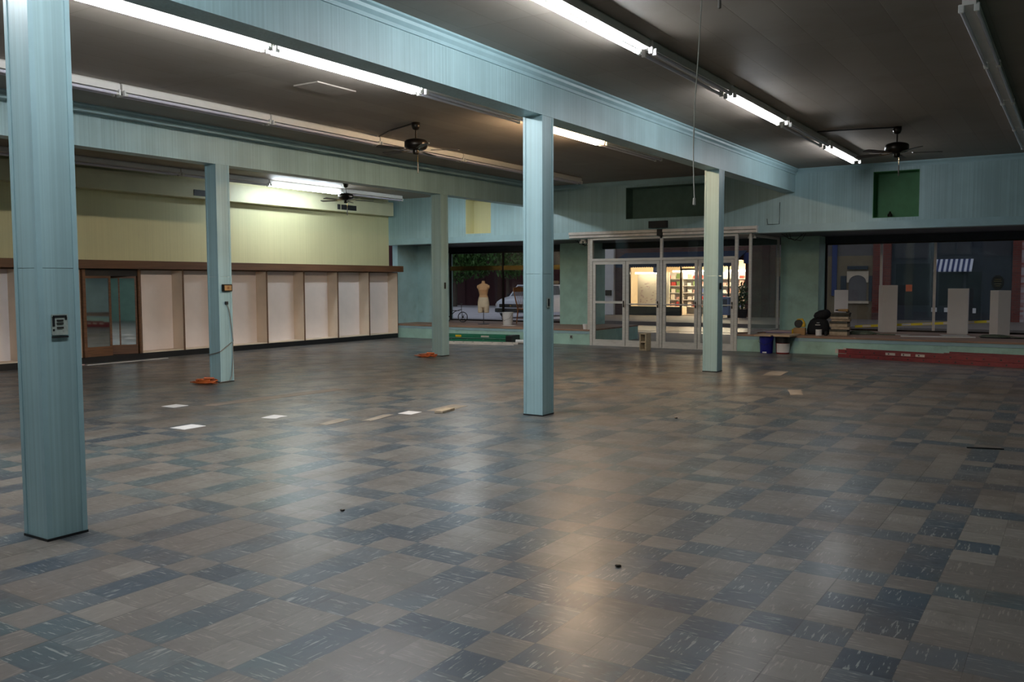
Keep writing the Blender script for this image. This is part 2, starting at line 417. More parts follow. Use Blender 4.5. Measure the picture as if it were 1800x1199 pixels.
# ------------------------------------------------------------------ key dimensions (metres)
H, HL = 4.17, 4.10            # main ceiling, ceiling over the side bay
YF, YG = 20.4, 23.4           # fascia / door plane, shop-window glass plane
XL, XR, YB = -17.5, 0.9, -4.0
ZF = 2.76                     # underside of the fascia
XA, XB, W = -5.5, -11.9, 0.272

# ------------------------------------------------------------------ room shell
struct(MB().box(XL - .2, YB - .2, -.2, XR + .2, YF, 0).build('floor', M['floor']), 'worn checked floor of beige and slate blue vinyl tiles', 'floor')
struct(MB().box(XB - .14, YB, H, XR + .2, YF + .02, H + .25).build('ceiling', M['ceiling']), 'dingy brown-grey board ceiling over the two wide bays', 'ceiling')
struct(MB().box(XL - .2, YB, HL, XB - .14, YF + .02, H + .25).build('ceiling_side_bay', M['ceiling']), 'lower board ceiling over the yellow wall bay', 'ceiling')
struct(MB().box(XL - .2, YB, 0, XL, YF, HL).build('wall_left', M['yellow']), 'pale yellow side wall above the open cabinets', 'wall')
struct(MB().box(XR, YB, 0, XR + .2, YF, H).build('wall_right', M['teal_dark']), 'dark teal side wall beside the camera', 'wall')
struct(MB().box(XL - .2, YB - .2, 0, XR + .2, YB, H + .2).build('wall_back', M['teal']), 'teal rear wall of the shop', 'wall')

# front wall above the windows, with three niches let into it
def front_wall():
    niches = [(-14.66, -13.80, 3.00, 3.96), (-9.70, -7.15, 3.21, 4.0), (-3.84, -2.92, 3.00, 3.99)]
    b = MB(); y0, y1 = YF, YF + .40
    zt = H + .2
    xs = XL - .2
    for (a, c, z0, z1) in niches:
        b.box(xs, y0, ZF, a, y1, zt)
        b.box(a, y0, ZF, c, y1, z0); b.box(a, y0, z1, c, y1, zt)
        xs = c
    b.box(xs, y0, ZF, XR + .2, y1, zt)
    w = b.build('wall_front', M['teal'])
    struct(w, 'teal panelled wall over the shop windows', 'wall')
    for (a, c, z0, z1), mt, nm in zip(niches, ('yellow', 'teal_dark', 'green'), ('pale yellow', 'dark teal', 'green')):
        q = MB(); t = .012
        q.box(a, y1 - t, z0, c, y1 + .02, z1)
        q.box(a, y0 + .004, z0, a + t, y1 - t, z1); q.box(c - t, y0 + .004, z0, c, y1 - t, z1)
        q.box(a + t, y0 + .004, z0, c - t, y1 - t, z0 + t); q.box(a + t, y0 + .004, z1 - t, c - t, y1 - t, z1)
        q.build('niche_lining', M[mt], w, label=nm + ' niche lining')
    q = MB()
    q.prism([(YF + .001, H), (YF - .05, H), (YF - .05, H - .025), (YF - .02, H - .07), (YF - .012, H - .11), (YF + .001, H - .11)], 0, XB + .02, XA - W - .03)
    q.prism([(YF + .001, H), (YF - .05, H), (YF - .05, H - .025), (YF - .02, H - .07), (YF - .012, H - .11), (YF + .001, H - .11)], 0, XA + .06, XR)
    q.build('crown_moulding', M['teal_trim'], w)
    q = MB(); q.box(XL + .05, YF - .012, ZF, -11.30, YF, ZF + .17); q.box(-6.32, YF - .012, ZF, XR, YF, ZF + .17)
    q.build('lower_band', M['teal_trim'], w)
front_wall()
# soffit over the display windows and lobby, and the header over the glass
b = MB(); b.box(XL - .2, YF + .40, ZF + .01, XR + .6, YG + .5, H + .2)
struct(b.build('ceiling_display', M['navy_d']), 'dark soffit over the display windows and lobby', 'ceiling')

# ------------------------------------------------------------------ beams and columns
def beam(name, x1, width, zb, zt, mat, crown_side, label):
    w = MB().box(x1 - width, YB, zb, x1, YF, zt).build(name, mat)
    struct(w, label, 'beam')
    def crown(xf, sgn):
        p = [(xf, zt), (xf + sgn * .075, zt), (xf + sgn * .075, zt - .02), (xf + sgn * .05, zt - .035), (xf + sgn * .045, zt - .065), (xf + sgn * .02, zt - .10), (xf + sgn * .018, zt - .135), (xf, zt - .135)]
        return MB().prism(p, 1, YB, YF).build('crown_moulding', M['teal_trim'], w)
    for s in crown_side:
        if s > 0: crown(x1, 1)
        else: crown(x1 - width, -1)
    return w
beam('beam', XA, .285, 3.65, H, M['teal'], (1, -1), 'teal boxed ceiling beam with white crown moulding, crossing overhead from the camera')
beam('beam', XB, .285, 3.58, H, M['teal'], (1,), 'boxed ceiling beam between the yellow wall bay and the middle bay')

def column(x, y, ztop, label, w=W):
    t = thing('column', label, 'column', (x - w / 2, y + w / 2, 0)); t['kind'] = 'structure'
    h = w / 2 - .006
    b = MB(); b.box(-h, -h, 0, h, h, 1.745); b.box(-h, -h, 1.748, h, h, ztop)
    b.build('shaft', M['teal'], t)
    c = MB(); e = w / 2; d = .034
    for sx in (-1, 1):
        for sy in (-1, 1):
            x0, x1 = sorted((sx * e, sx * (e - d))); y0, y1 = sorted((sy * e, sy * (e - .006)))
            c.box(x0, y0, 0.002, x1, y1, ztop - .002)
            x0, x1 = sorted((sx * e, sx * (e - .006))); y0, y1 = sorted((sy * (e - .006), sy * (e - d)))
            c.box(x0, y0, 0.002, x1, y1, ztop - .002)
    c.build('corner_trim', M['teal_trim'], t)
    s = MB(); k = .003
    s.box(-e - k, -e - k, 0, e + k, -e, .016); s.box(-e - k, e, 0, e + k, e + k, .016); s.box(-e - k, -e, 0, -e, e, .016); s.box(e, -e, 0, e + k, e, .016)
    s.build('base_shoe', M['black'], t, label='dark scuffed foot')
    return t
column(XA, 3.06, 3.65, 'big teal square column standing nearest the camera')
column(XA, 9.24, 3.65, 'teal square column in the middle of the floor, under the near beam')
column(XA, 15.42, 3.65, 'teal column under the near beam, standing before the entrance doors')
column(XB, 9.61, 3.58, 'teal column with an orange cord coiled at its foot and a boxed outlet')
column(XB, 15.62, 3.58, 'column under the far beam, standing before the planted display window')

# ------------------------------------------------------------------ duct along the side wall
d = MB().box(XL, YB, 3.60, XL + .30, YF - .12, HL - .10).build('duct_bulkhead', M['cream'])
struct(d, 'pale yellow boxed duct along the top of the side wall', 'duct')
for y in (6.2, 13.28, 18.10):
    lab = {6.2: 'black duct vent grille nearest the camera on the yellow duct', 13.28: 'black vent grille on the yellow duct, beside the corded column', 18.10: 'black vent grille on the yellow duct, below the lit strip light'}[y]
    t = thing('vent_grille', lab, 'vent', (XL + .301, y, 3.72), 0, 'vents on the yellow duct')
    MB().box(0, -.02, -.07, .008, .58, .07).build('vent_frame', M['black'], t)
    v = MB()
    for k in range(6): v.box(.008, .0, -.058 + k * .021, .014, .56, -.048 + k * .021)
    v.build('louvers', M['black'], t)
    if y > 18:
        MB().box(0, -.17, -.07, .01, -.06, .07).build('blank_plate', M['black'], t)

# ------------------------------------------------------------------ cabinets on the side wall
XC = -17.1                     # cabinet fronts
bounds = [7.9, 9.15, 10.40, 11.74, 12.83, 14.05, 15.28, 16.54, 17.79, 19.06, 20.32]
names = {0: 'open cream cabinet bay at the camera end of the wall run', 1: 'open cream cabinet bay on the camera side of the mirrored bay',
         3: 'open cream cabinet bay just past the mirrored bay', 4: 'narrow open cabinet bay in line with the corded column',
         5: 'open cabinet bay between the corded column and the run of four bays', 6: 'first of the four open bays past the corded column',
         7: 'second of the four open bays past the corded column', 8: 'third open bay past the corded column, one short of the end',
         9: 'last open cream cabinet bay at the end by the window'}
for i in range(10):
    y0, y1 = bounds[i], bounds[i + 1]
    if i == 2: continue
    t = thing('open_cabinet', names[i], 'cabinet', (XC, y0, 0), 0, 'open cabinet bays along the yellow wall')
    L = y1 - y0; D = .395
    MB().box(-D, .02, .13, -D + .02, L - .02, 1.945).build('back_panel', M['cab_back'], t)
    MB().box(-D, 0.002, .13, 0, .02, 1.945).build('side_panel', M['cab_side'], t)
    MB().box(-D, L - .02, .13, 0, L - .002, 1.945).build('side_panel', M['cab_side'], t)
    MB().box(-D + .02, .02, .13, -.004, L - .02, .15).build('bottom_shelf', M['cab_side'], t)
    MB().box(-D + .10, .02, 1.925, -.004, L - .02, 1.943).build('top_panel', M['wood_trim'], t)
    for e0 in (.0035, L - .022): MB().box(0, e0, .13, .004, e0 + .0185, 1.94).build('edge_strip', M['wood'], t, label='dark brown edge strip')
tag(MB().box(XL + .002, YB + .02, 1.95, XC + .17, YF - .01, 2.125).build('shelf_top', M['wood_trim'], bevel=.006), 'long brown wooden shelf running along the tops of the cabinets', 'shelf')
struct(MB().box(XL, YB, 0, XC - .02, 20.33, .125).build('baseboard_left', M['black']), 'black toe kick under the cabinets', 'baseboard')

# mirrored bay
t = thing('mirror_bay', 'brown wooden bay holding tall mirrors, set into the cabinet run', 'mirror', (XC, bounds[2], 0))
L = bounds[3] - bounds[2]
MB().box(-.395, .0, .13, .06, .06, 1.945).build('post', M['wood'], t)
MB().box(-.395, L - .05, .13, 0.0, L - .005, 1.945).build('post', M['wood'], t)
MB().box(-.39, .06, 1.80, -.02, L - .05, 1.945).build('header', M['black'], t)
MB().box(-.39, .06, .13, -.37, L - .05, 1.80).build('back_panel', M['black'], t)
ml = MB(); ml.box(-.02, 0, .13, 0.02, .60, .33); ml.box(-.02, 0, .33, .02, .035, 1.80); ml.box(-.02, .555, .33, .02, .60, 1.80); ml.box(-.02, .035, 1.75, .02, .555, 1.80)
f = ml.build('mirror_leaf', M['wood'], t); f.location = (-.03, .06, 0)
MB().box(-.006, .035, .33, .006, .555, 1.75).build('mirror_pane', M['mirror'], f)
a = math.radians(32)
ml = MB(); ml.box(-.02, 0, .13, 0.02, .70, .33); ml.box(-.02, 0, .33, .02, .035, 1.80); ml.box(-.02, .665, .33, .02, .70, 1.80); ml.box(-.02, .035, 1.75, .02, .665, 1.80)
ml.box(-.02, .34, .33, .02, .37, 1.75)
f = ml.build('mirror_leaf', M['wood'], t); f.location = (-.37, .655, 0); f.rotation_euler = (0, 0, -a)
p = MB(); p.box(-.006, .035, .33, .006, .34, 1.75); p.box(-.006, .37, .33, .006, .665, 1.75)
p.build('mirror_pane', M['mirror'], f)

# ------------------------------------------------------------------ display platforms, piers, doors, windows
def platform(name, x0, x1, label):
    w = MB().box(x0, YF + .02, -.02, x1, YG, .36).build(name, M['teal_green']); struct(w, label, 'platform')
    MB().box(x0, YF - .01, .36, x1, YG, .40).build('deck_board', M['deck'], w)
    MB().box(x0, YF, .285, x1, YF + .02, .36).build('nosing_board', M['teal_trim'], w)
    MB().box(x0, YF + .008, 0, x1, YF + .02, .285).build('face_board', M['teal_green'], w)
    return w
platform('display_platform', XL, -10.72, 'low teal display platform under the planted window')
platform('display_platform', -6.86, XR + .5, 'low teal display platform holding the grey plinths')
struct(MB().box(XL - .2, YF + .4, 0, XL, YG + .2, ZF + .01).build('wall_left_display', M['teal_flat']), 'teal side wall of the display window', 'wall')
struct(MB().box(XL, 21.75, .40, -16.75, 21.92, ZF + .01).build('wall_left_return', M['teal_flat']), 'teal return panel behind the end of the cabinets', 'wall')
struct(MB().box(XR + .3, YF + .4, 0, XR + .5, YG + .2, ZF + .01).build('wall_right_display', M['teal_flat']), 'far side wall of the plinth window', 'wall')
struct(MB().box(-12.92, 22.72, .40, -11.86, YG + .15, ZF + .01).build('wall_front_pier', M['teal_green']), 'teal pier between planted window and lobby', 'wall')
struct(MB().box(-6.47, 22.76, .40, -5.52, YG + .15, ZF + .01).build('wall_front_pier', M['teal_green']), 'teal pier between lobby and plinth window', 'wall')
# lower wall under the shop windows, outside face
struct(MB().box(XL - .2, YG, -.2, -11.86, YG + .15, .40).build('wall_front_sill', M['brick_d']), 'low outside wall below the planted window', 'wall')
struct(MB().box(-6.47, YG, -.2, XR + .5, YG + .15, .40).build('wall_front_sill', M['brick_d']), 'low outside wall below the plinth window', 'wall')
# headers over the glass
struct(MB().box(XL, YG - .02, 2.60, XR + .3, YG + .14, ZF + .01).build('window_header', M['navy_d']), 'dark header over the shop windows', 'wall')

def window(n, x0, x1, mull, bars, label):
    t = thing('window_%d' % n, label, 'window', (0, 0, 0)); t['kind'] = 'structure'
    b = MB(); b.box(x0, YG + .02, .40, x1, YG + .08, .44); b.box(x0, YG + .02, 2.56, x1, YG + .08, 2.60)
    b.box(x0, YG + .02, .44, x0 + .05, YG + .08, 2.56); b.box(x1 - .05, YG + .02, .44, x1, YG + .08, 2.56)
    b.build('frame', M['bronze'], t)
    MB().box(x0 + .05, YG + .046, .44, x1 - .05, YG + .054, 2.56).build('pane', M['glass'], t)
    for x, mt in mull:
        MB().box(x - .028, YG - .01, .44, x + .028, YG + .045, 2.56).build('mullion', M[mt], t)
    for z0, z1, mt in bars:
        MB().box(x0 + .05, YG + .0, z0, x1 - .05, YG + .045, z1).build('transom_bar', M[mt], t)
window(1, XL, -12.92, ((-15.38, 'bronze'),), ((2.02, 2.16, 'brass'),), 'display window facing the parked car')
window(2, -5.52, XR + .3, ((-4.17, 'white'), (-2.96, 'alu_dull'), (-.9, 'bronze')), (), 'display window behind the grey plinths')
def sidewin(n, x, y1, label):
    t = thing('window_%d' % n, label, 'window', (0, 0, 0)); t['kind'] = 'structure'
    b = MB(); b.box(x - .03, YF + .10, .40, x + .03, y1, .44); b.box(x - .03, YF + .10, 2.70, x + .03, y1, ZF)
    b.box(x - .03, YF + .04, .0, x + .03, YF + .10, ZF); b.box(x - .03, y1 - .04, .44, x + .03, y1, 2.70)
    b.build('frame', M['alu'], t)
    MB().box(x - .004, YF + .10, .44, x + .004, y1 - .04, 2.70).build('pane', M['glass'], t)
    MB().box(x - .025, YF + .10, -.02, x + .025, y1, .40).build('kick_panel', M['brick_d'], t)
    return t
sidewin(3, -6.52, 22.74, 'glass side of the lobby beside the plinth display')
w4 = sidewin(4, 0.0, 22.98, 'glass side of the lobby beside the planted display')
w4.location = (-10.77 - (YF + .07) * math.sin(math.radians(24.5)) * 0 , 0, 0)
w4.matrix_world = T(-10.78, YF + .07, 0) @ Rz(math.radians(25.0)) @ T(0, -(YF + .07), 0)

# entrance: frame with transom lights, four glazed doors
t = thing('door_frame', 'aluminium entrance frame with transom lights over four doors', 'door frame', (0, 0, 0)); t['kind'] = 'structure'
yy0, yy1 = YF - .03, YF + .04
b = MB()
for x in (-10.66, -8.72, -6.83):
    w_ = .05 if x != -8.72 else .045
    b.box(x - w_ / 2 - .01, yy0, 0, x + w_ / 2 + .01, yy1, ZF)
b.build('jamb', M['alu'], t)
MB().box(-10.62, yy0 - .01, 2.17, -6.86, yy1, 2.235).build('transom_bar', M['alu'], t)
MB().box(-10.62, yy0, ZF - .05, -6.86, yy1, ZF).build('head', M['alu'], t)
g_ = MB(); g_.box(-10.62, YF, 2.235, -8.755, YF + .008, ZF - .05); g_.box(-8.685, YF, 2.235, -6.865, YF + .008, ZF - .05)
g_.build('transom_pane', M['glass'], t)
MB().box(-10.68, yy0 - .01, 0, -6.80, yy1 + .04, .012).build('threshold', M['alu'], t)
DX = [(-10.615, -9.695), (-9.675, -8.765), (-8.675, -7.78), (-7.76, -6.875)]
DL = ['aluminium door with a solid mid rail, beside the teal pier', 'aluminium door behind the upended concrete block', 'aluminium door right after the dark centre post', 'aluminium door beside the platform with the buckets']
for n, ((x0, x1), lb) in enumerate(zip(DX, DL)):
    t = thing('door_%d' % (n + 1), lb, 'door', ((x0 + x1) / 2, YF, 0)); t['kind'] = 'structure'
    h = (x1 - x0) / 2; st = .075
    b = MB(); b.box(-h, -.022, .014, -h + st, .022, 2.165); b.box(h - st, -.022, .014, h, .022, 2.165)
    b.box(-h + st, -.022, .014, h - st, .022, .16); b.box(-h + st, -.022, 2.085, h - st, .022, 2.165)
    if n == 0: b.box(-h + st, -.022, 1.09, h - st, .022, 1.15)
    b.build('door_frame', M['alu'], t)
    MB().box(-h + st, -.004, .16, h - st, .004, 2.085).build('pane', M['glass'], t)
    if n > 0:
        MB().tube([(-h + .03, -.06, 1.08), (h - .03, -.06, 1.08)], .016).build('push_bar', M['alu'], t)
    b = MB(); b.box(h - .05, -.05, 1.0, h - .03, -.022, 1.16); b.build('lock_plate', M['bronze'], t)
# shutter track over the doors
t = thing('shutter_track', 'ribbed metal track fixed over the entrance doors', 'track', (0, YF, 0))
MB().box(-11.28, -.09, 2.775, -6.33, 0, 2.84).build('lower_rail', M['alu_dull'], t, bevel=.008)
MB().box(-11.28, -.12, 2.85, -6.33, 0, 2.925).build('upper_rail', M['alu_dull'], t, bevel=.008)
MB().box(-6.345, -.125, 2.77, -6.32, 0, 2.93).build('end_plate', M['metal_white'], t)
MB().box(-8.80, -.125, 2.77, -8.66, -.0, 2.93).build('joint_cover', M['iron'], t)
t = thing('air_register', 'black register above the middle of the shutter track', 'vent', (-8.80, YF, 3.05))
MB().box(-.24, -.09, -.085, .24, 0, .085).build('register_frame', M['black'], t)
b = MB()
for k in range(5): b.box(-.22, -.096, -.065 + k * .03, .22, -.09, -.05 + k * .03)
b.build('louvers', M['iron'], t)
tag(MB().tube([(-6.12, YF - .018, 3.08), (-6.10, YF - .018, 2.95), (-5.84, YF - .018, 2.95), (-5.83, YF - .018, 3.44)], .006, 6).build('wall_wire', M['black']), 'thin black wire bent across the teal wall past the end of the shutter track', 'wire')
for x0, lb in ((-5.75, 'tangle of thin wires hanging from the soffit over the pier by the buckets'), (-11.35, 'loose dark wires hanging from the soffit beside the pier by the planted window')):
    rr = random.Random(int(-x0 * 10)); t = thing('hanging_wires', lb, 'wires', (x0, YF + .9, ZF), 0, 'wires under the soffit')
    for k in range(3):
        MB().tube([(rr.uniform(-.3, -.1), 0, .008), (rr.uniform(-.25, 0), rr.uniform(-.1, .1), -.10), (rr.uniform(0, .25), rr.uniform(-.1, .1), -.16), (rr.uniform(.1, .35), 0, .008)], .007, 6).build('wire', M['black'], t)
# twin spotlights under the fascia, on either side of the doors
for x, lb in ((-11.03, 'twin spotlight under the fascia beside the pier by the planted window'), (-6.54, 'twin spotlight under the fascia over the platform with the buckets')):
    t = thing('twin_spotlight', lb, 'spotlight', (x, YF + .25, ZF), 0, 'twin spotlights beside the entrance')
    MB().box(-.06, -.05, -.05, .06, .05, 0).build('mount', M['metal_white'], t)
    for s in (-1, 1):
        MB().lathe([(.0, .0), (.03, .0), (.042, -.05), (.036, -.062), (.0, -.066)], (s * .06, -.03, -.045), 12, M=None).build('lamp_head', M['metal_white'], t, smooth=True)

# ------------------------------------------------------------------ strip lights
def make_fixture(name, label, lit, group, cat='strip light'):
    t = thing(name, label, cat, (0, 0, 0), 0, group)
    MB().prism([(-.042, 0), (.042, 0), (.056, -.02), (.056, -.100), (-.056, -.100), (-.056, -.02)], 1, -1.215, 1.215).build('housing', M['metal_white'], t)
    one = lit in ('old', 'dim', 'mid', 'bright')            # only the tube on the beam side is fitted, the other holder stays empty
    for sy in (-1, 1):
        for sx in (-1, 1):
            y = sy * 1.195
            MB().box(sx * .062 - .024, y - .013, -.158, sx * .062 + .024, y + .013, -.085).build('lampholder', M['socket'], t, bevel=.006)
    mt = M[{'lit': 'tube_lit', 'old': 'tube_old', 'dim': 'tube_dim', 'new': 'tube_new', 'bright': 'tube_bright', 'blue': 'tube_blue', 'mid': 'tube_mid', 'warm': 'tube_warm', 'off': 'tube_off'}[lit]]
    for sx in ((-1,) if one else (-1, 1)):
        b = MB(); b.tube([(sx * .062, -1.18, -.135), (sx * .062, 1.18, -.135)], .019, 12)
        tb = b.build('tube', mt, t, smooth=False); smooth_angle(tb, 50)
        for sy in (-1, 1): MB().tube([(sx * .062, sy * 1.15, -.135), (sx * .062, sy * 1.181, -.135)], .0196, 12).build('end_cap', M['alu'], tb)
    return t
PROTO = {}
def fixture(x, yc, z, lit, label, group):
    if lit not in PROTO:
        t = make_fixture('ceiling_light', label, lit, group); t.location = (x, yc, z); PROTO[lit] = t; return t
    return dup(PROTO[lit], (x, yc, z), 0, label, group)
g1 = 'strip lights along the near beam in the middle bay'
for yc, lit, lb in ((.29, 'dim', 'glowing strip light behind the big near column, out of the picture'), (2.75, 'lit', 'glowing strip light hidden behind the big near column'), (5.21, 'lit', 'glowing cool white strip light starting at the big near column'),
                    (7.67, 'lit', 'glowing cool white strip light, second along the near beam'), (10.15, 'off', 'unlit strip light between the cool glowing pair and the warm one'),
                    (12.72, 'warm', 'warm orange glowing strip light behind the middle column'), (15.2, 'off', 'unlit strip light just beyond the warm orange one')):
    fixture(-7.10, yc, H, lit, lb, g1)
g2 = 'unlit strip lights in the long row beside the far beam'
for k, yc in enumerate((3.2, 5.66, 8.12, 10.58, 13.04, 15.5, 17.96)):
    nth = ('first, hidden end', 'second', 'third', 'fourth', 'fifth', 'sixth', 'seventh and last')[k]
    fixture(-10.35, yc, H, 'off', 'unlit white strip light, %s in the long dark row beside the far beam' % nth, g2)
g3 = 'strip lights over the yellow wall bay'
for yc, lit, lb in ((6.1, 'off', 'unlit strip light over the cabinets, beyond the near column'), (8.56, 'off', 'unlit strip light over the mirrored bay, by the yellow duct'), (11.02, 'off', 'unlit strip light over the yellow wall, second before the glowing one'),
                    (13.48, 'off', 'unlit strip light over the yellow wall, next before the glowing one'), (15.94, 'blue', 'only glowing strip light over the yellow wall'), (18.40, 'off', 'unlit strip light at the window end of the yellow wall')):
    fixture(-16.35, yc, HL, lit, lb, g3)
fixture(-13.35, 18.1, HL, 'new', 'glowing strip light tucked behind the far beam near the front wall', 'strip lights over the yellow wall bay, beam side')
g4 = 'strip lights in the bay of the entrance doors'
for yc, lit, lb in ((2.6, 'mid', 'glowing strip light above the picture beside the big near column'), (7.46, 'bright', 'glowing strip light running out of the top of the picture'), (9.95, 'off', 'unlit strip light between the two glowing ones near the dangling string'),
                    (12.5, 'old', 'short-looking glowing strip light past the dangling string'), (15.1, 'off', 'unlit strip light before the last glowing one by the front wall'), (17.78, 'dim', 'glowing strip light nearest the front wall, above the green niche')):
    fixture(-3.90, yc, H, lit, lb, g4)
g5 = 'unlit strip lights in the darkest bay'
for k, yc in enumerate((10.08, 12.54, 15.0, 17.46)):
    nth = ('first from the top edge', 'second from the top edge', 'third from the top edge', 'fourth and last')[k]
    fixture(-.91, yc, H, 'off', 'unlit strip light in the darkest row of ceiling, %s' % nth, g5)

# ------------------------------------------------------------------ ceiling fans
def make_fan(label, loc, rot):
    t = thing('ceiling_fan', label, 'ceiling fan', loc, rot, 'ceiling fans')
    c = MB().lathe([(.015, -.12), (.05, -.105), (.068, -.06), (.07, 0)], seg=20).build('canopy', M['bronze'], t, smooth=True)
    MB().tube([(0, 0, -.10), (0, 0, -.27)], .012, 10).build('downrod', M['bronze'], t)
    m = MB().lathe([(.03, -.245), (.06, -.25), (.16, -.275), (.185, -.30), (.185, -.375), (.16, -.41), (.10, -.43), (.03, -.432)], seg=28).build('motor_housing', M['bronze'], t, smooth=True)
    MB().lathe([(.0, -.50), (.045, -.495), (.055, -.47), (.05, -.432), (.05, -.425)], seg=18).build('switch_cup', M['bronze'], t, smooth=True)
    for k in range(5):
        a = 2 * PI * k / 5; R = Rz(a) @ Matrix.Rotation(math.radians(9), 4, 'X')
        n = 10; pts = []
        for i in range(n + 1): pts.append((.24 + .42 * i / n, .052 + .018 * i / n))
        tip = [(.66 + .035 * math.cos(q), .07 * math.sin(q)) for q in [PI / 2 - PI * j / 8 for j in range(1, 8)]]
        outline = pts + tip + [(x, -y) for x, y in reversed(pts)]
        bl = MB().prism(outline, 2, -.004, .004, M=T(0, 0, -.425) @ R).build('blade', M['blade'], t)
        br = MB(); br.box(.12, -.022, -.006, .30, .022, -.0045, M=T(0, 0, -.425) @ R); br.build('blade_bracket', M['brass'], bl)
    return t
fan = make_fan('bronze ceiling fan in the middle bay, before the long dark strip row', (-8.95, 11.12, H), math.radians(33))
MB().tube([(.03, -.03, -.49), (.03, -.03, -.62)], .004, 6).build('pull_chain', M['brass'], fan)
MB().lathe([(.0, -.80), (.010, -.795), (.010, -.64), (.0, -.62)], (.03, -.03, 0), 8).build('chain_pull', M['cord'], fan)
dup(fan, (-2.62, 15.8, H), math.radians(20), 'dark ceiling fan hanging by the front wall near the green niche')
dup(fan, (-15.35, 16.3, HL), math.radians(50), 'ceiling fan beside the glowing strip light over the yellow wall')
dup(fan, (-2.02, 5.55, H), math.radians(14), 'ceiling fan cut off by the top edge, with a long string hanging below')
# long pull string
t = thing('hanging_string', 'long knotted white string dangling from the cut-off ceiling fan', 'string', (-2.13, 5.60, 0))
MB().tube([(.0, .0, 3.72), (-.005, .01, 3.45), (-.02, .0, 3.1), (-.04, .0, 2.8), (-.05, .01, 2.5), (-.04, .0, 2.30), (-.035, 0, 2.20)], .004, 6).build('string', M['string'], t)
MB().tube([(-.004, .01, 3.60), (.012, .0, 3.56), (.03, .01, 3.50)], .004, 6).build('loose_end', M['string'], t)
MB().ball((-.004, .01, 3.60), .011, 8).build('knot', M['string'], t)
MB().lathe([(.0, 2.19), (.012, 2.195), (.01, 2.235), (.0, 2.245)], (-.035, 0, -.04), 8).build('tassel_knob', M['string'], t)
# surface conduits feeding the fans
for pts, lb in (([(-8.97, 11.10, H - .012), (-9.7, 11.4, H - .012), (-10.27, 11.75, H - .012)], 'thin dark cable from the middle bay fan to the long strip row'),
                ([(-2.66, 15.76, H - .012), (-3.2, 15.6, H - .012), (-3.83, 15.5, H - .012)], 'thin dark cable from the front wall fan to its strip row')):
    tag(MB().tube(pts, .012, 6).build('ceiling_cable', M['black']), lb, 'cable', 'ceiling cables')
tag(MB().box(-8.55, 8.15, H - .02, -8.12, 8.85, H - .001).build('ceiling_patch', M['ceiling_pale'], bevel=.004), 'pale patch board loose on the ceiling beside the glowing strips', 'patch board')

# ------------------------------------------------------------------ plates, outlets, cords on the columns
t = thing('switch_plate', 'rusty gang switch plate with blank holes on the big near column', 'switch plate', (XA, 3.19, 1.385))
MB().box(0, -.052, -.066, .006, .052, .066).build('plate', M['rust'], t)
b = MB(); b.box(.006, -.050, -.01, .009, -.034, .052); b.box(.006, -.046, .046, .009, .045, .060); b.box(.006, .034, .030, .009, .047, .05); b.box(.006, -.048, -.04, .009, -.036, -.026)
b.build('cut_out', M['black'], t)
for z in (.028, .008, -.018): MB().box(.006, -.022, z - .005, .011, .022, z + .005).build('toggle_slot', M['iron'], t)
MB().box(0, -.054, -.084, .009, .054, -.074).build('bottom_lip', M['black'], t)
t = thing('switch_plate', 'dark switch plate on the middle column under the near beam', 'switch plate', (XA, 9.385, 1.395))
MB().box(0, -.04, -.06, .006, .04, .06).build('plate', M['rust'], t)
MB().box(.006, -.022, -.045, .009, .015, .045).build('cut_out', M['black'], t)
t = thing('outlet_box', 'small black box on the column before the entrance doors', 'outlet', (XA, 15.54, 1.56))
MB().box(0, -.035, -.06, .02, .035, .06).build('box_body', M['black'], t, bevel=.005)
MB().box(.02, -.018, -.03, .023, .018, .03).build('face_plate', M['iron'], t)
t = thing('switch_plate', 'narrow dark switch plate on the column by the planted window', 'switch plate', (XB, 15.76, 1.57))
MB().box(0, -.03, -.07, .006, .03, .07).build('plate', M['iron'], t)
MB().box(.006, -.012, -.03, .016, .012, .01).build('toggle', M['black'], t)
t = thing('outlet_box', 'tan outlet box on the corded column', 'outlet', (XB, 9.76, 1.565))
MB().box(0, -.095, -.06, .05, .095, .06).build('box_body', M['bronze'], t, bevel=.012)
MB().box(.05, -.07, -.042, .055, .07, .042).build('face_plate', M['card'], t)
MB().box(.055, -.018, -.02, .060, .018, .02).build('socket', M['oak'], t)
t = thing('wrapped_cable', 'thin grey cord wrapped round the corded column', 'cord', (XB, 9.61, 0))
MB().tube([(.012, .145, 1.32), (.012, .19, 1.2), (.012, .235, .9), (.012, .262, .67), (.012, .20, .64), (.012, .10, .58), (.012, .0, .52), (.005, -.012, .515), (-.09, -.012, .49), (-.28, -.012, .45)], .007, 6).build('cord', M['cord'], t)
MB().tube([(.010, .258, .655), (.010, .25, .40), (.010, .22, .10), (.03, .15, .02), (.03, -.05, .012)], .007, 6).build('cord_tail', M['cord'], t)
MB().box(.0, .115, 1.29, .035, .165, 1.34).build('plug', M['black'], t, bevel=.006)
def coil(loc, label, seed, n=6, ext=.32):
    rr = random.Random(seed)
    t = thing('orange_cable', label, 'cord', (loc[0], loc[1], 0), 0, 'orange extension cords')
    pts = []
    for i in range(n * 14 + 1):
        a = 2 * PI * i / 14
        k = i // 14
        R = ext * (.55 + .45 * rr.random()) * (.75 + .25 * math.sin(i * .37))
        pts.append((R * math.cos(a), .62 * R * math.sin(a), .014 + .010 * k + .006 * rr.random()))
    MB().tube(pts, .0095, 6).build('cord', M['orange'], t, smooth=True)
    MB().tube([pts[-1], (pts[-1][0] + .06, pts[-1][1] + .02, .10), (.10, -.10, .11)], [.010, .018, .02], 8).build('plug', M['orange'], t)
    return t
coil((-11.98, 9.36), 'orange extension cord heaped at the foot of the corded column', 3)
coil((-12.03, 15.22), 'orange extension cord heaped by the column before the planted window', 5)

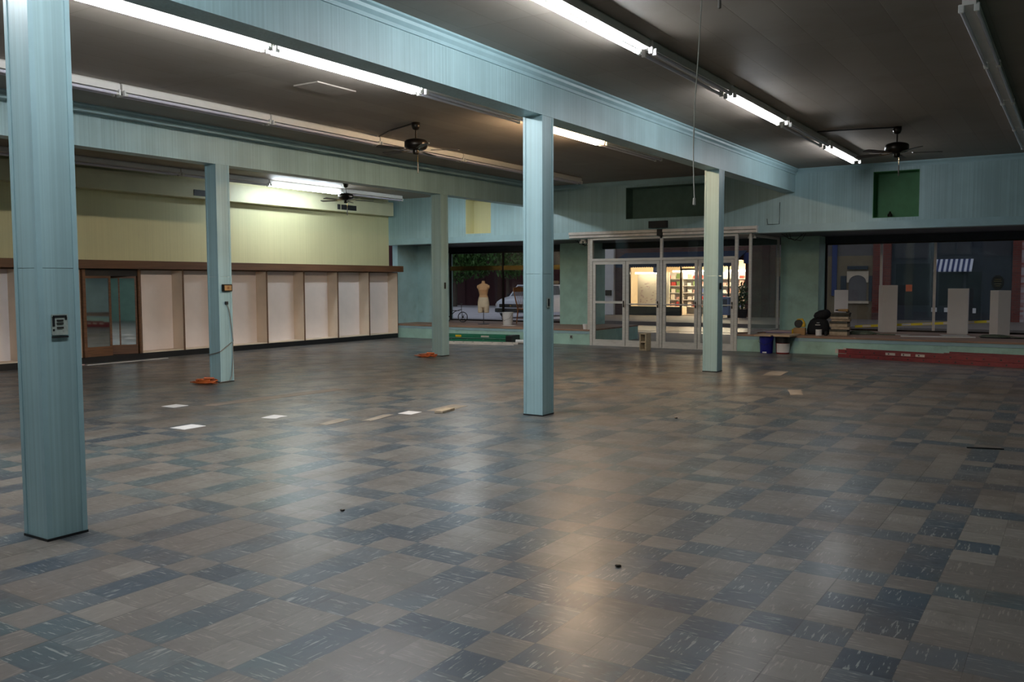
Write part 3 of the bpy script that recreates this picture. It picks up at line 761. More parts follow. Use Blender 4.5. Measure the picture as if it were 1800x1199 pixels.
# outlets on the platform face
for x, z, lb in ((-11.26, .20, 'small dark outlet on the teal platform face beside the doors'),):
    t = thing('platform_outlet', lb, 'outlet', (x, YF, z))
    MB().box(-.04, -.006, -.045, .04, .007, .045).build('plate', M['rust'], t)
    MB().box(-.018, -.010, -.03, .018, -.006, .03).build('socket', M['black'], t)
tag(MB().lathe([(.06, 0), (.075, .13), (.07, .135), (0, .135)], (-10.92, 20.56, .40), 14).build('paper_cup', M['paper'], smooth=False), 'white cup on the platform edge against the door jamb', 'cup')

# ------------------------------------------------------------------ loose tiles and scraps on the floor
def flat(name, pts, h, mat, label, cat, group=None):
    cx = sum(p[0] for p in pts) / len(pts); cy = sum(p[1] for p in pts) / len(pts)
    o = MB().prism([(x - cx, y - cy) for x, y in pts], 2, 0, h).build(name, mat); o.location = (cx, cy, .0005)
    return tag(o, label, cat, group)
def rect(cx, cy, w, l, a=0.0, jag=0.0, seed=1):
    rr = random.Random(seed); c, s = math.cos(a), math.sin(a); out = []
    for u, v in ((-1, -1), (0, -1), (1, -1), (1, 0), (1, 1), (0, 1), (-1, 1), (-1, 0)):
        x, y = u * w / 2 * (1 + jag * (rr.random() - .5)), v * l / 2 * (1 + jag * (rr.random() - .5))
        out.append((cx + c * x - s * y, cy + s * x + c * y))
    return out
flat('white_tile', rect(-10.17, 7.45, .24, .24, .05), .004, M['paper'], 'white floor tile scrap, the one lying closest to the corded column', 'tile', 'white scraps on the floor')
flat('white_tile', rect(-8.55, 6.43, .24, .30, .03), .004, M['paper'], 'largest and brightest white square lying on the tiled floor', 'tile', 'white scraps on the floor')
flat('white_tile', rect(-8.28, 7.48, .22, .26, .1, .4, 3), .004, M['paper'], 'white scrap at the end of the cracked tile row', 'tile', 'white scraps on the floor')
flat('white_tile', rect(-7.08, 8.62, .20, .24, .1), .004, M['paper'], 'white scrap beside the pale square hole in the floor', 'tile', 'white scraps on the floor')
flat('bare_patch', rect(-7.40, 7.60, .16, .55, .2, .5, 4), .003, M['patch'], 'long pale patch where a floor tile broke away', 'floor patch', 'bare patches in the floor')
flat('bare_patch', rect(-7.15, 8.10, .12, .50, .2, .5, 6), .003, M['patch'], 'narrow pale patch with a dark crumb at its end', 'floor patch', 'bare patches in the floor')
flat('bare_patch', rect(-6.93, 9.22, .26, .60, .12, .2, 8), .003, M['patch'], 'pale square patch of bare floor near the middle column', 'floor patch', 'bare patches in the floor')
tag(MB().box(-.06, -.16, 0, .06, .16, .03, M=T(-6.78, 8.95, .0005) @ Rz(.15)).build('loose_tile_stack', M['stone_a'], bevel=.004), 'tan tile offcut lying on the pale square patch', 'tile')
flat('worn_strip', rect(-9.72, 8.9, .26, 2.3, -.10, .25, 9), .002, M['patch_dim'], 'long pale worn strip of floor running from the scraps', 'floor patch', 'bare patches in the floor')
flat('bare_patch', rect(-4.53, 15.75, .30, .75, .1, .3, 11), .003, M['patch'], 'pale patch on the floor past the column by the doors', 'floor patch', 'bare patches in the floor')
flat('bare_patch', rect(-3.50, 13.2, .20, .6, .35, .4, 12), .003, M['patch'], 'faint pale patch on the floor in the darker half', 'floor patch', 'bare patches in the floor')
tag(MB().prism([(-.16, -.012), (-.05, -.020), (.06, -.012), (.17, .0), (.05, .016), (-.06, .012)], 2, 0, .012, M=T(-.74, 9.72, .0005) @ Rz(.25)).build('wood_sliver', M['black']), 'dark wood sliver lying alone on the dark side of the floor', 'sliver')
for i, (x, y, lb) in enumerate(((-4.44, 4.63, 'small dark pebble on the tiles between the two big columns'), (-4.05, 9.95, 'dark flake of tile lying just past the middle column'), (-2.20, 4.55, 'dark smudge of grit in the bright reflection'))):
    tag(MB().ball((0, 0, .008), (.022, .016, .008), 8).build('debris_crumb', M['bronze']), lb, 'debris', 'dark crumbs on the floor').location = (x, y, .0005)
# pale strip boards lying in front of the mirrored bay
tag(MB().box(-.05, -.62, 0, .05, .62, .018, M=T(-16.93, 9.65, .0005) @ Rz(-.06)).build('floor_batten', M['pinkboard']), 'pale pink batten on the floor before the mirrored bay', 'batten', 'battens by the cabinets')
tag(MB().box(-.035, -.95, 0, .035, .95, .012, M=T(-16.78, 11.2, .0005) @ Rz(.02)).build('floor_batten', M['white']), 'white batten on the floor past the mirrored bay', 'batten', 'battens by the cabinets')

# ------------------------------------------------------------------ concrete block
t = thing('concrete_block', 'concrete block standing on end before the doors', 'concrete block', (-8.72, 19.45, 0), math.radians(20))
b = MB(); w2, d2, hh = .10, .10, .42
b.box(-w2, -d2, 0, -w2 + .035, d2, hh); b.box(w2 - .035, -d2, 0, w2, d2, hh)
for z in (0, .19, hh - .035): b.box(-w2 + .035, -d2, z, w2 - .035, d2, z + .035)
b.build('block_shell', M['concrete'], t, bevel=.006)
t.rotation_euler = (0, 0, math.radians(-12))

# ------------------------------------------------------------------ ladders
def rail_box(b, x0, y0, z0, x1, y1, z1, M=None): b.box(x0, y0, z0, x1, y1, z1, M)
t = thing('step_ladder', 'green fibreglass stepladder lying folded along the platform', 'ladder', (-15.2, 19.70, 0), math.radians(9))
Lg = 2.25
for k, (y, z) in enumerate(((-.20, .125), (.20, .125), (-.24, .0), (.24, .0))):
    Mt = M['greenglass']
    b = MB(); b.box(0, y - .014, z, Lg, y + .014, z + .085); b.build('rail', Mt, t, bevel=.004)
for k in range(6):
    x = .22 + k * .34
    MB().box(x, -.186, .145, x + .08, .186, .185).build('step', M['alu_dull'], t)
for k in range(4):
    x = .35 + k * .5
    MB().box(x, -.226, .03, x + .03, .226, .055).build('brace', M['alu_dull'], t)
MB().box(Lg, -.26, .0, Lg + .20, .26, .21).build('top_cap', M['black'], t, bevel=.012)
b = MB(); b.box(.72, -.216, .145, .90, -.2145, .20); b.build('sticker', M['yellowp'], t, label='yellow warning sticker')
b = MB(); b.box(1.50, -.216, .15, 1.74, -.2145, .195); b.build('sticker', M['sticker'], t, label='white sticker')
t = thing('flat_ladder', 'thin aluminium ladder section on the floor in front of the green stepladder', 'ladder', (-14.6, 18.98, 0), math.radians(13))
for y in (-.17, .17):
    MB().box(0, y - .012, 0, 2.25, y + .012, .055).build('rail', M['alu_dull'], t)
for k in range(8):
    MB().tube([(.14 + k * .28, -.17, .03), (.14 + k * .28, .17, .03)], .014, 8).build('rung', M['iron'], t)
t = thing('metal_pipe', 'shiny metal pipe lying on the floor behind the middle column', 'pipe', (-12.6, 19.80, .06), math.radians(14))
b = MB(); b.tube([(0, 0, 0), (.85, 0, 0)], .058, 18); smooth_angle(b.build('barrel', M['white'], t), 50)
b = MB(); b.tube([(-.02, 0, 0), (0.0, 0, 0)], .06, 18); b.build('collar', M['black'], t)

def red_ladder(loc, a, L, sections, label, first=.0):
    t = thing('extension_ladder', label, 'ladder', loc, a, 'red fibreglass extension ladders')
    for s in range(sections):
        z0 = .0 + .088 * (sections - 1 - s) * 1.0
        off = 0.0 if s == 0 else .0
        hw = .20 - .028 * s if sections > 1 else .19
        hw = .20 if s == sections - 1 else .185
        zz = .09 if (sections > 1 and s == 0) else 0.0
        for y in (-hw, hw):
            MB().box(off, y - .014, zz, L, y + .014, zz + .082).build('rail', M['redglass'], t, bevel=.004)
        n = int(L / .305)
        for k in range(n):
            x = off + .17 + k * .305 + (.10 if s else 0)
            if x > L - .05: break
            b = MB(); b.tube([(x, -hw - .017, zz + .041), (x, hw + .017, zz + .041)], .016, 10)
            b.build('rung', M['iron'], t)
    return t
RL = red_ladder((-4.32, 20.04, 0), math.radians(-13.0), 5.0, 2, 'long red extension ladder on the floor with three pale stickers')
b = MB()
RLp = RL
for s in (-1, 1):
    MB().box(-.07, s * .185 - .022, .085, .0, s * .185 + .022, .178).build('rail_foot', M['sticker'], RL, bevel=.006)
for x0, x1 in ((1.02, 1.22), (1.34, 1.53), (1.63, 1.81)):
    MB().box(x0, -.2012, .105, x1, -.1995, .155).build('sticker', M['sticker'], RL, label='pale printed sticker')
red_ladder((-2.28, 20.14, 0), math.radians(-9.5), 2.6, 2, 'second red ladder tucked between the long red ladder and the platform')

# ------------------------------------------------------------------ buckets and boards by the platform
t = thing('bucket', 'royal blue plastic bucket standing against the platform', 'bucket', (-6.02, 20.16, 0), 0, 'buckets by the platform')
MB().lathe([(0, 0), (.135, 0), (.14, .01), (.158, .36), (.165, .365), (.165, .395), (.15, .395), (.13, .02), (0, .02)], seg=26).build('shell', M['blue'], t, smooth=False)
smooth_angle(t.children[0], 40)
MB().tube([(-.165, 0, .36), (-.15, -.10, .26), (0, -.185, .20), (.15, -.10, .26), (.165, 0, .36)], .004, 6).build('bail_handle', M['iron'], t)
MB().box(-.05, -.1455, .012, .045, -.138, .04).build('label_tag', M['paper'], t)
t = thing('bucket', 'black rimmed bucket with a white label and red edge', 'bucket', (-5.66, 20.20, 0), .0, 'buckets by the platform')
MB().lathe([(0, 0), (.14, 0), (.145, .01), (.155, .26)], seg=26, cap=True).build('shell', M['red'], t)
smooth_angle(t.children[0], 40)
MB().lathe([(.157, .245), (.163, .25), (.168, .36), (.172, .37), (.172, .397), (.0, .397), (0, .25)], seg=26).build('black_lid', M['black'], t)
lb = MB(); n = 16
ri = [[(r * math.cos(math.radians(-135 + 150 * k / n)), r * math.sin(math.radians(-135 + 150 * k / n)), z) for k in range(n + 1)] for r, z in ((.1485, .03), (.1565, .235))]
lb.rings(ri, cap=False, close=False); lb.build('paper_label', M['paper'], t, label='white paper label')
tag(MB().box(-.19, -.36, 0, .19, .36, .022, M=T(-6.06, 20.28, .4005) @ Rz(.03)).build('plywood_board', M['ply']), 'plywood offcut lying over the blue bucket and platform edge', 'board', 'boards over the buckets')
tag(MB().box(-.19, -.38, 0, .19, .38, .035, M=T(-5.60, 20.32, .4005) @ Rz(-.06)).build('plywood_board', M['ply']), 'plywood offcut lying over the white-labelled bucket', 'board', 'boards over the buckets')

# ------------------------------------------------------------------ plinths and clutter on the platform
def plinth(x, y, w, h, a, mat, label):
    o = MB().box(-w / 2, -w / 2, 0, w / 2, w / 2, h).build('display_plinth', mat, bevel=.004)
    o.location = (x, y, .4005); o.rotation_euler = (0, 0, a)
    return tag(o, label, 'plinth', 'plinths in the display window')
plinth(-3.93, 23.02, .345, 1.14, math.radians(25), M['plinth'], 'tallest grey plinth standing before the white window bar')
plinth(-2.40, 23.08, .43, 1.06, math.radians(4), M['plinth'], 'broad grey plinth seen square-on beside the striped awning')
plinth(-1.53, 23.00, .30, 1.02, math.radians(38), M['plinth'], 'grey plinth by the white brickwork at the window end')
plinth(-5.02, 23.02, .32, 1.02, math.radians(12), M['plinth_w'], 'white plinth standing behind the stack of pavers')
# drill press-like pile of pavers
zs = .4005; rr = random.Random(4)
hs = [.085, .05, .06, .075, .05, .05, .055, .05, .045]
cols = ['stone_a', 'stone_b', 'stone_a', 'stone_a', 'stone_b', 'stone_a', 'stone_a', 'stone_b', 'stone_b']
ords = ['lowest', 'second lowest', 'third', 'fourth', 'fifth', 'sixth', 'seventh', 'eighth', 'topmost']
for i, (h_, c_) in enumerate(zip(hs, cols)):
    o = MB().box(-.20, -.13, 0, .20, .13, h_).build('paver', M[c_], bevel=.008)
    o.location = (-4.62 + .02 * rr.uniform(-1, 1), 21.15 + .02 * rr.uniform(-1, 1), zs); o.rotation_euler = (0, 0, rr.uniform(-.12, .12))
    tag(o, '%s stone paver, %s in the stack beside the black tool bag' % ('pale' if c_ == 'stone_a' else 'dark', ords[i]), 'paver', 'stacked pavers'); zs += h_ + .0005
t = thing('power_drill', 'dark cordless drill lying on top of the paver stack', 'drill', (-4.50, 21.12, zs), math.radians(-10))
MB().tube([(-.17, 0, .05), (.06, 0, .05)], [.028, .038], 10).build('drill_body', M['card'], t)
MB().tube([(-.24, 0, .05), (-.17, 0, .05)], [.012, .024], 10).build('chuck', M['iron'], t)
MB().box(-.02, -.02, -.0, .05, .02, .04, M=T(.03, 0, 0)).build('grip', M['black'], t, bevel=.006)
# tool bag
t = thing('tool_bag', 'slumped black tool bag with white marks, beside the pavers', 'bag', (-5.14, 21.26, .4005), math.radians(8))
b = MB()
prof = [(.0, .24, .15), (.10, .26, .17), (.22, .24, .16), (.32, .20, .13), (.38, .13, .09), (.40, .04, .03)]
ri = []
for z, rx, ry in prof:
    ri.append([(rx * math.copysign(abs(math.cos(2 * PI * k / 20)) ** .7, math.cos(2 * PI * k / 20)) + .05 * z, ry * math.copysign(abs(math.sin(2 * PI * k / 20)) ** .7, math.sin(2 * PI * k / 20)), z) for k in range(20)])
b.rings(ri); b.build('bag_body', M['blackcloth'], t, smooth=True)
b = MB()
ri = []
for z, rx, ry, ox in ((.36, .14, .10, .06), (.43, .19, .13, .08), (.50, .18, .12, .10), (.56, .11, .08, .13), (.585, .03, .02, .17)):
    ri.append([(rx * math.cos(2 * PI * k / 18) + ox, ry * math.sin(2 * PI * k / 18), z) for k in range(18)])
b.rings(ri); b.build('bag_flap', M['blackcloth'], t, smooth=True)
MB().tube([(-.22, -.02, .14), (-.16, -.08, .30), (.0, -.10, .42), (.10, -.06, .44)], .014, 8).build('strap', M['blackcloth'], t)
b = MB(); b.box(-.02, -.166, .27, .04, -.160, .285); b.box(-.05, -.172, .22, .06, -.166, .235, M=Matrix.Rotation(.0, 4, 'Y')); b.build('white_mark', M['paper'], t, label='small white printed marks')
t = thing('can', 'white lidded can on the deck before the black tool bag', 'can', (-5.02, 20.82, .4005))
smooth_angle(MB().lathe([(0, 0), (.07, 0), (.07, .125), (0, .125)], seg=20).build('can_body', M['white'], t), 40)
smooth_angle(MB().lathe([(0, .1255), (.072, .1255), (.072, .137), (0, .137)], seg=20).build('lid', M['alu_dull'], t), 40)
tag(MB().lathe([(0, 0), (.035, 0), (.035, .09), (.02, .10), (0, .10)], (-4.86, 20.82, .4005), 12).build('small_jar', M['black']), 'small black jar between the white can and the pavers', 'jar')
tag(MB().box(-.13, -.09, 0, .13, .09, .16, M=T(-5.47, 20.90, .4005) @ Rz(.1)).build('cardboard_box', M['card'], bevel=.004), 'brown cardboard box on the platform under a yellow tool', 'box')
t = thing('power_saw', 'yellow and black power saw on the cardboard box', 'power tool', (-5.47, 20.90, .561), .1)
MB().lathe([(0, -.02), (.085, -.02), (.095, 0), (.085, .025), (0, .025)], seg=18, M=T(-.03, 0, .095) @ Matrix.Rotation(PI / 2, 4, 'X')).build('blade_guard', M['black'], t)
MB().tube([(-.10, .02, .10), (-.05, .02, .19), (.05, .02, .20), (.10, .02, .11)], .022, 8).build('handle', M['yellowp'], t)
MB().box(-.02, -.01, .02, .12, .08, .11).build('motor_body', M['yellowp'], t, bevel=.015)
t = thing('tape_roll', 'roll of yellow tape on the platform beside the cardboard box', 'tape', (-5.66, 21.0, .4005), .2)
MB().torus((0, 0, .062), .045, .020, axis=0, M=None).build('tape_ring', M['yellowp'], t)
MB().box(-.05, -.055, 0, .05, .055, .017).build('box_end', M['yellowp'], t)
tag(MB().box(-.10, -.02, 0, .10, .02, .05, M=T(-5.62, 21.22, .4005) @ Rz(.15)).build('spirit_level', M['card'], bevel=.004), 'olive brown stick lying behind the yellow tape', 'stick')
tag(MB().box(-.62, -.42, 0, .62, .42, .012, M=T(-6.02, 21.75, .4005) @ Rz(.12)).build('foam_board', M['purple']), 'purple foam sheet under the pale sheet on the deck', 'sheet', 'sheets on the platform deck')
tag(MB().box(-.58, -.38, 0, .58, .38, .012, M=T(-6.08, 21.80, .4135) @ Rz(.10)).build('foam_board', M['pinkboard']), 'pale pink foam sheet lying on the purple one', 'sheet', 'sheets on the platform deck')
tag(MB().box(-.10, -.4, 0, .10, .4, .02, M=T(-6.70, 20.95, .4005) @ Rz(-.9)).build('wood_offcut', M['wood'], bevel=.003), 'red-brown wood offcut beside the lobby glass', 'board')
def hose_coil(loc, label, R, n):
    t = thing('cable_coil', label, 'coil', loc)
    pts = [( (R - .004 * i / 4) * math.cos(2 * PI * i / 16) * 1.25, (R - .004 * i / 4) * .8 * math.sin(2 * PI * i / 16), .016 + .011 * (i // 16) + .004 * math.sin(i)) for i in range(16 * n)]
    MB().tube(pts, .013, 6).build('coil', M['hose'], t, smooth=True)
    MB().tube([pts[-1], (pts[-1][0] + .25, pts[-1][1] - .05, .02), (pts[-1][0] + .55, pts[-1][1] + .04, .014)], .013, 6).build('loose_end', M['hose'], t)
hose_coil((-4.28, 21.75, .4005), 'grey green hose coiled on the deck behind the pavers', .26, 6)
hose_coil((-1.55, 21.9, .4005), 'dark hose coiled on the deck before the end plinth', .24, 4)
tag(MB().box(-.75, -.05, 0, .75, .05, .022, M=T(-2.62, 21.45, .4005) @ Rz(.25)).build('white_plank', M['paper']), 'white plank lying along the deck before the broad plinth', 'plank')
tag(MB().box(-.28, -.20, 0, .28, .20, .006, M=T(-2.38, 22.35, .4005) @ Rz(.3)).build('paper_sheet', M['paper']), 'white paper sheet at the foot of the broad plinth', 'paper', 'papers on the deck')
tag(MB().box(-.22, -.15, 0, .22, .15, .006, M=T(-3.50, 22.0, .4005) @ Rz(-.2)).build('paper_sheet', M['sticker']), 'grey paper sheet on the deck between the first two plinths', 'paper', 'papers on the deck')
tag(MB().tube([(-.7, .1, .012), (-.3, -.06, .012), (.1, .04, .012), (.6, -.05, .012), (1.0, .1, .012)], .011, 6).build('loose_cable', M['black']), 'loose black cable on the deck at the window end', 'cable').location = (-1.1, 21.6, .4005)
o = MB().box(-.0, -.002, -.03, 3.3, .002, .03, M=Matrix.Rotation(-.063, 4, 'Y')).build('caution_tape', M['tape'])
o.location = (-4.76, YG + .012, .50); tag(o, 'yellow caution tape stretched low along the plinth window', 'tape')
for k in range(7):
    q = MB().box(.18 + k * .46, -.0028, -.022, .38 + k * .46, .0028, .022, M=Matrix.Rotation(-.063, 4, 'Y')).build('pale_print', M['paper'], o)
tag(MB().lathe([(0, 0), (.05, 0), (.05, .07), (.02, .10), (.02, .13), (0, .13)], (-3.52, YF + .2, 3.0125), 12).build('small_bottle', M['bronze']), 'small dark bottle on the sill of the green niche', 'bottle')

# ------------------------------------------------------------------ planted window: dress form, tricycle, chair, bucket
t = thing('dress_form', 'armless tan dress form with cream shorts on a stand', 'dress form', (-14.82, 21.5, .4005), math.radians(200))
def ell(cx, cy, z, rx, ry, n=22): return [(cx + rx * math.cos(2 * PI * k / n), cy + ry * math.sin(2 * PI * k / n), z) for k in range(n)]
b = MB()
b.rings([ell(0, .0, .72, .150, .105), ell(0, 0, .78, .145, .10), ell(0, 0, .86, .120, .085), ell(0, .005, .94, .135, .095), ell(0, .015, 1.02, .155, .115), ell(0, .005, 1.10, .165, .10), ell(0, 0, 1.15, .168, .080), ell(0, 0, 1.185, .12, .065), ell(0, 0, 1.205, .060, .052), ell(0, 0, 1.25, .050, .048), ell(0, 0, 1.275, .050, .048), ell(0, 0, 1.285, .03, .03)])
b.ball((-.165, 0, 1.105), (.032, .055, .060), 12); b.ball((.165, 0, 1.105), (.032, .055, .060), 12)
o = b.build('torso', M['tan_cloth'], t, smooth=True)
r_ = o.modifiers.new('weld', 'REMESH'); r_.mode = 'VOXEL'; r_.voxel_size = .012; r_.use_smooth_shade = True
b = MB()
b.rings([ell(0, 0, .50, .165, .115), ell(0, 0, .56, .176, .125), ell(0, 0, .66, .172, .12), ell(0, 0, .78, .148, .105), ell(0, 0, .80, .140, .10)])
for s in (-1, 1): b.rings([ell(s * .090, 0, .34, .074, .085), ell(s * .088, 0, .42, .080, .095), ell(s * .082, 0, .54, .086, .11), ell(s * .08, 0, .58, .07, .09)])
o = b.build('shorts', M['cream_cloth'], t, smooth=True)
r_ = o.modifiers.new('weld', 'REMESH'); r_.mode = 'VOXEL'; r_.voxel_size = .012; r_.use_smooth_shade = True
MB().tube([(0, 0, .01), (0, 0, .56)], .011, 10).build('stand_pole', M['iron'], t)
MB().lathe([(0, 0), (.17, 0), (.17, .012), (.03, .02), (0, .02)], seg=24).build('stand_base', M['iron'], t)

t = thing('tricycle', 'old iron tricycle with a spoked wheel beside the dress form', 'tricycle', (-16.12, 22.25, .4005), math.radians(15))
def wheel(name, c, R, sp, parent):
    w = MB().torus((0, 0, 0), R - .014, .014, axis=1).build(name, M['iron'], parent); w.location = c
    s = MB()
    for k in range(sp):
        a = PI * 2 * k / sp; s.tube([(0, 0, 0), ((R - .016) * math.cos(a), 0, (R - .016) * math.sin(a))], .004, 5)
    s.build('spokes', M['iron'], w)
    MB().tube([(0, -.03, 0), (0, .03, 0)], .026, 10).build('hub', M['iron'], w)
wheel('front_wheel', (.0, 0, .165), .165, 8, t)
wheel('rear_wheel', (-.58, -.17, .10), .10, 6, t); wheel('rear_wheel', (-.58, .17, .10), .10, 6, t)
MB().tube([(0, -.035, .165), (-.03, -.035, .36), (-.04, 0, .38), (-.05, 0, .56)], .010, 8).build('fork', M['iron'], t)
MB().tube([(-.16, -.2, .58), (-.06, -.12, .575), (-.05, 0, .56), (-.06, .12, .575), (-.16, .2, .58)], .010, 8).build('handlebar', M['iron'], t)
MB().tube([(-.04, 0, .40), (-.25, 0, .34), (-.45, 0, .18), (-.58, 0, .10)], .012, 8).build('frame_tube', M['iron'], t)
MB().tube([(-.58, -.17, .10), (-.58, .17, .10)], .009, 8).build('rear_axle', M['iron'], t)
MB().box(-.36, -.09, .35, -.14, .09, .37, M=None).build('saddle', M['iron'], t, bevel=.02)
MB().tube([(0, -.08, .10), (0, -.035, .165), (0, .035, .165), (0, .08, .23)], .008, 6).build('pedal_crank', M['iron'], t)

t = thing('bucket', 'plain white bucket in the display window by the wooden chair', 'bucket', (-14.0, 21.55, .4005))
smooth_angle(MB().lathe([(0, 0), (.135, 0), (.14, .01), (.16, .34), (.168, .345), (.168, .37), (.152, .37), (.132, .02), (0, .02)], seg=26).build('shell', M['white'], t), 40)
MB().tube([(-.168, 0, .34), (-.15, -.12, .20), (0, -.19, .13), (.15, -.12, .20), (.168, 0, .34)], .004, 6).build('bail_handle', M['iron'], t)
flat('paper_sheet', rect(-13.72, 21.2, .34, .25, .2), .004, M['paper'], 'white paper lying by the white bucket', 'paper').location.z = .4005

t = thing('wooden_chair', 'brown wooden chair with a tall bent back in the window', 'chair', (-13.92, 22.45, .4005), math.radians(75))
o = MB().box(-.22, -.21, .42, .22, .21, .455).build('seat', M['oak'], t, bevel=.012)
for sx in (-1, 1):
    for sy in (-1, 1):
        MB().tube([(sx * .22, sy * .20, 0), (sx * .18, sy * .17, .42)], [.016, .022], 8).build('leg', M['oak'], t)
    MB().tube([(sx * .18, .18, .44), (sx * .20, .25, .70), (sx * .20, .34, 1.02)], [.020, .022, .016], 8).build('back_post', M['oak'], t)
    MB().tube([(sx * .205, -.18, .16), (sx * .205, .18, .16)], .011, 6).build('stretcher', M['oak'], t)
for k in range(5):
    x = -.12 + .06 * k
    MB().tube([(x, .19, .45), (x, .25, .70), (x, .325, .96)], .009, 6).build('spindle', M['oak'], t)
MB().prism([(-.23, .95), (.23, .95), (.22, 1.07), (0, 1.11), (-.22, 1.07)], 1, .315, .35).build('crest_rail', M['oak'], t, bevel=.008)
MB().tube([(-.2, -.19, .25), (.2, -.19, .25)], .011, 6).build('front_stretcher', M['oak'], t)

# ------------------------------------------------------------------ the street outside
struct(MB().box(-60, YG + .15, -.30, 30, 26.5, 0).build('sidewalk', M['walk']), 'near sidewalk outside the shop windows', 'sidewalk')
b = MB(); b.box(-10.8, YF, -.3, -6.5, YG + .15, -.002); struct(b.build('lobby_floor', M['walk']), 'recessed lobby floor outside the doors', 'floor')
struct(MB().box(-60, 26.5, -.40, 30, 33.5, -.14).build('street', M['asphalt']), 'asphalt street', 'street')
struct(MB().box(-19.6, 33.5, -.40, 30, 62, 0).build('far_sidewalk', M['walk']), 'far sidewalk across the street', 'sidewalk')
struct(MB().box(-60, 33.5, -.40, -19.6, 62, -.02).build('parking_lot_ground', M['lot']), 'pale concrete parking lot', 'ground')
b = MB(); b.box(-40, 29.6, -.14, 30, 29.75, -.132); b.box(-40, 27.3, -.14, 30, 27.45, -.132)
struct(b.build('street_markings', M['sticker']), 'pale painted lines on the street', 'road marking')

Y0 = 40.0
def ext(name, label, cat='building'): return thing(name, label, cat, (0, Y0, 0))
# corner shop, lit inside
t = ext('corner_shop', 'brightly lit corner shop across the street under a scalloped awning')
b = MB(); b.box(-21.8, 0, 0, -19.6, .3, 8.0); b.box(-19.6, 0, 2.62, -12.75, .3, 8.0); b.box(-19.6, 0, 0, -18.85, .3, 2.62); b.box(-12.95, 0, 0, -12.75, .3, 2.62)
b.box(-19.6, .3, 0, -19.4, 6, 8); b.box(-12.95, .3, 0, -12.75, 6, 8); b.box(-19.6, 5.8, 0, -12.75, 6.0, 8.0); b.box(-19.4, .3, 7.8, -12.95, 5.8, 8)
b.build('facade', M['brick_d'], t)
b = MB(); b.box(-18.85, .02, 0, -16.15, .30, .42); b.box(-13.8, .02, 0, -12.95, .3, .42); b.build('bulkhead', M['bulk'], t)
b = MB()
for x in (-18.85, -16.15, -15.15, -13.8, -12.98): b.box(x, .02, .42 if x not in (-16.15, -15.15) else 0, x + .07, .12, 2.62)
b.box(-16.15, .02, 2.18, -15.1, .12, 2.26); b.build('window_post', M['bronze'], t)
b = MB(); b.box(-18.78, .06, .42, -16.15, .066, 2.62); b.box(-13.73, .06, .42, -12.98, .066, 2.62); b.box(-15.08, .06, .0, -13.8, .066, 2.62)
b.build('shop_pane', M['glass'], t)
MB().box(-19.4, .3, -.01, -12.95, 5.8, .02).build('shop_floor', M['walk'], t)
b = MB(); b.box(-19.4, 5.6, .02, -12.95, 5.8, 3.1); b.box(-19.4, .31, .02, -19.3, 5.6, 3.1); b.box(-13.05, .31, .02, -12.95, 5.6, 3.1); b.box(-19.4, .31, 2.80, -12.95, 5.8, 3.1)
b.build('inner_wall', M['shopwall'], t)
MB().box(-18.72, .80, .42, -17.02, .85, 2.10).build('display_board', M['board'], t)
MB().box(-18.85, .31, -.0, -16.15, .9, .42).build('window_deck', M['shopwall'], t)
b = MB(); rr = random.Random(9)
for k in range(60):
    x = rr.uniform(-18.6, -17.1); z = rr.uniform(.55, 1.55); b.box(x, .794, z, x + rr.uniform(.03, .10), .80, z + rr.uniform(.02, .06))
b.build('pinned_prints', M['pinkboard'], t)
MB().box(-20.06, -.18, .0, -19.58, 0, 3.35).build('white_pilaster', M['white'], t)
MB().box(-19.98, -.30, .95, -19.68, -.18, 1.22).build('meter_box', M['iron'], t)
# awning with scalloped edge
b = MB(); x0, x1 = -19.0, -12.9
b.prism([(0, 3.05), (-1.15, 2.70), (-1.15, 2.66), (0, 3.01)], 0, x0, x1)
b.build('awning_canvas', M['awning'], t)
b = MB(); n = 52; st = (x1 - x0) / n
for k in range(n):
    a0 = x0 + k * st
    pl = [(a0, 2.70), (a0 + st, 2.70), (a0 + st, 2.36)] + [(a0 + st / 2 + st / 2 * math.cos(q), 2.36 - .055 * math.sin(q)) for q in (PI * .25, PI * .5, PI * .75)] + [(a0, 2.36)]
    b.prism(pl, 1, -1.16, -1.145)
b.build('awning_valance', M['awning'], t)
b = MB(); rr = random.Random(2); x = -16.35
for k in range(11):
    w_ = rr.uniform(.05, .11)
    if k not in (4,): 
        b.box(x, -1.168, 2.53, x + .03, -1.1605, 2.62); b.box(x, -1.168, 2.53 + rr.choice((0, .065)), x + w_, -1.1605, 2.552 + rr.choice((0, .065)))
    x += w_ + .06
b.build('awning_lettering', M['grey_sign'], t)
MB().box(-18.65, .34, 2.02, -17.05, .42, 2.10).build('lamp', M['shoplamp'], t)
for k in range(3): MB().box(-16.9 + k * 1.35, .9, 2.10, -15.8 + k * 1.35, 1.0, 2.18).build('lamp', M['shoplamp'], t)
for k in range(3): MB().box(-16.6 + k * 1.25, 1.4, 2.72, -15.9 + k * 1.25, 4.6, 2.78).build('lamp', M['shoplamp'], t)
MB().box(-17.05, -1.10, 2.06, -16.78, -1.06, 2.36).build('hanging_sign', M['grey_sign'], t)
MB().box(-12.98, -.25, 2.45, -12.70, -.1, 2.95).build('blade_sign', M['awn_b'], t)
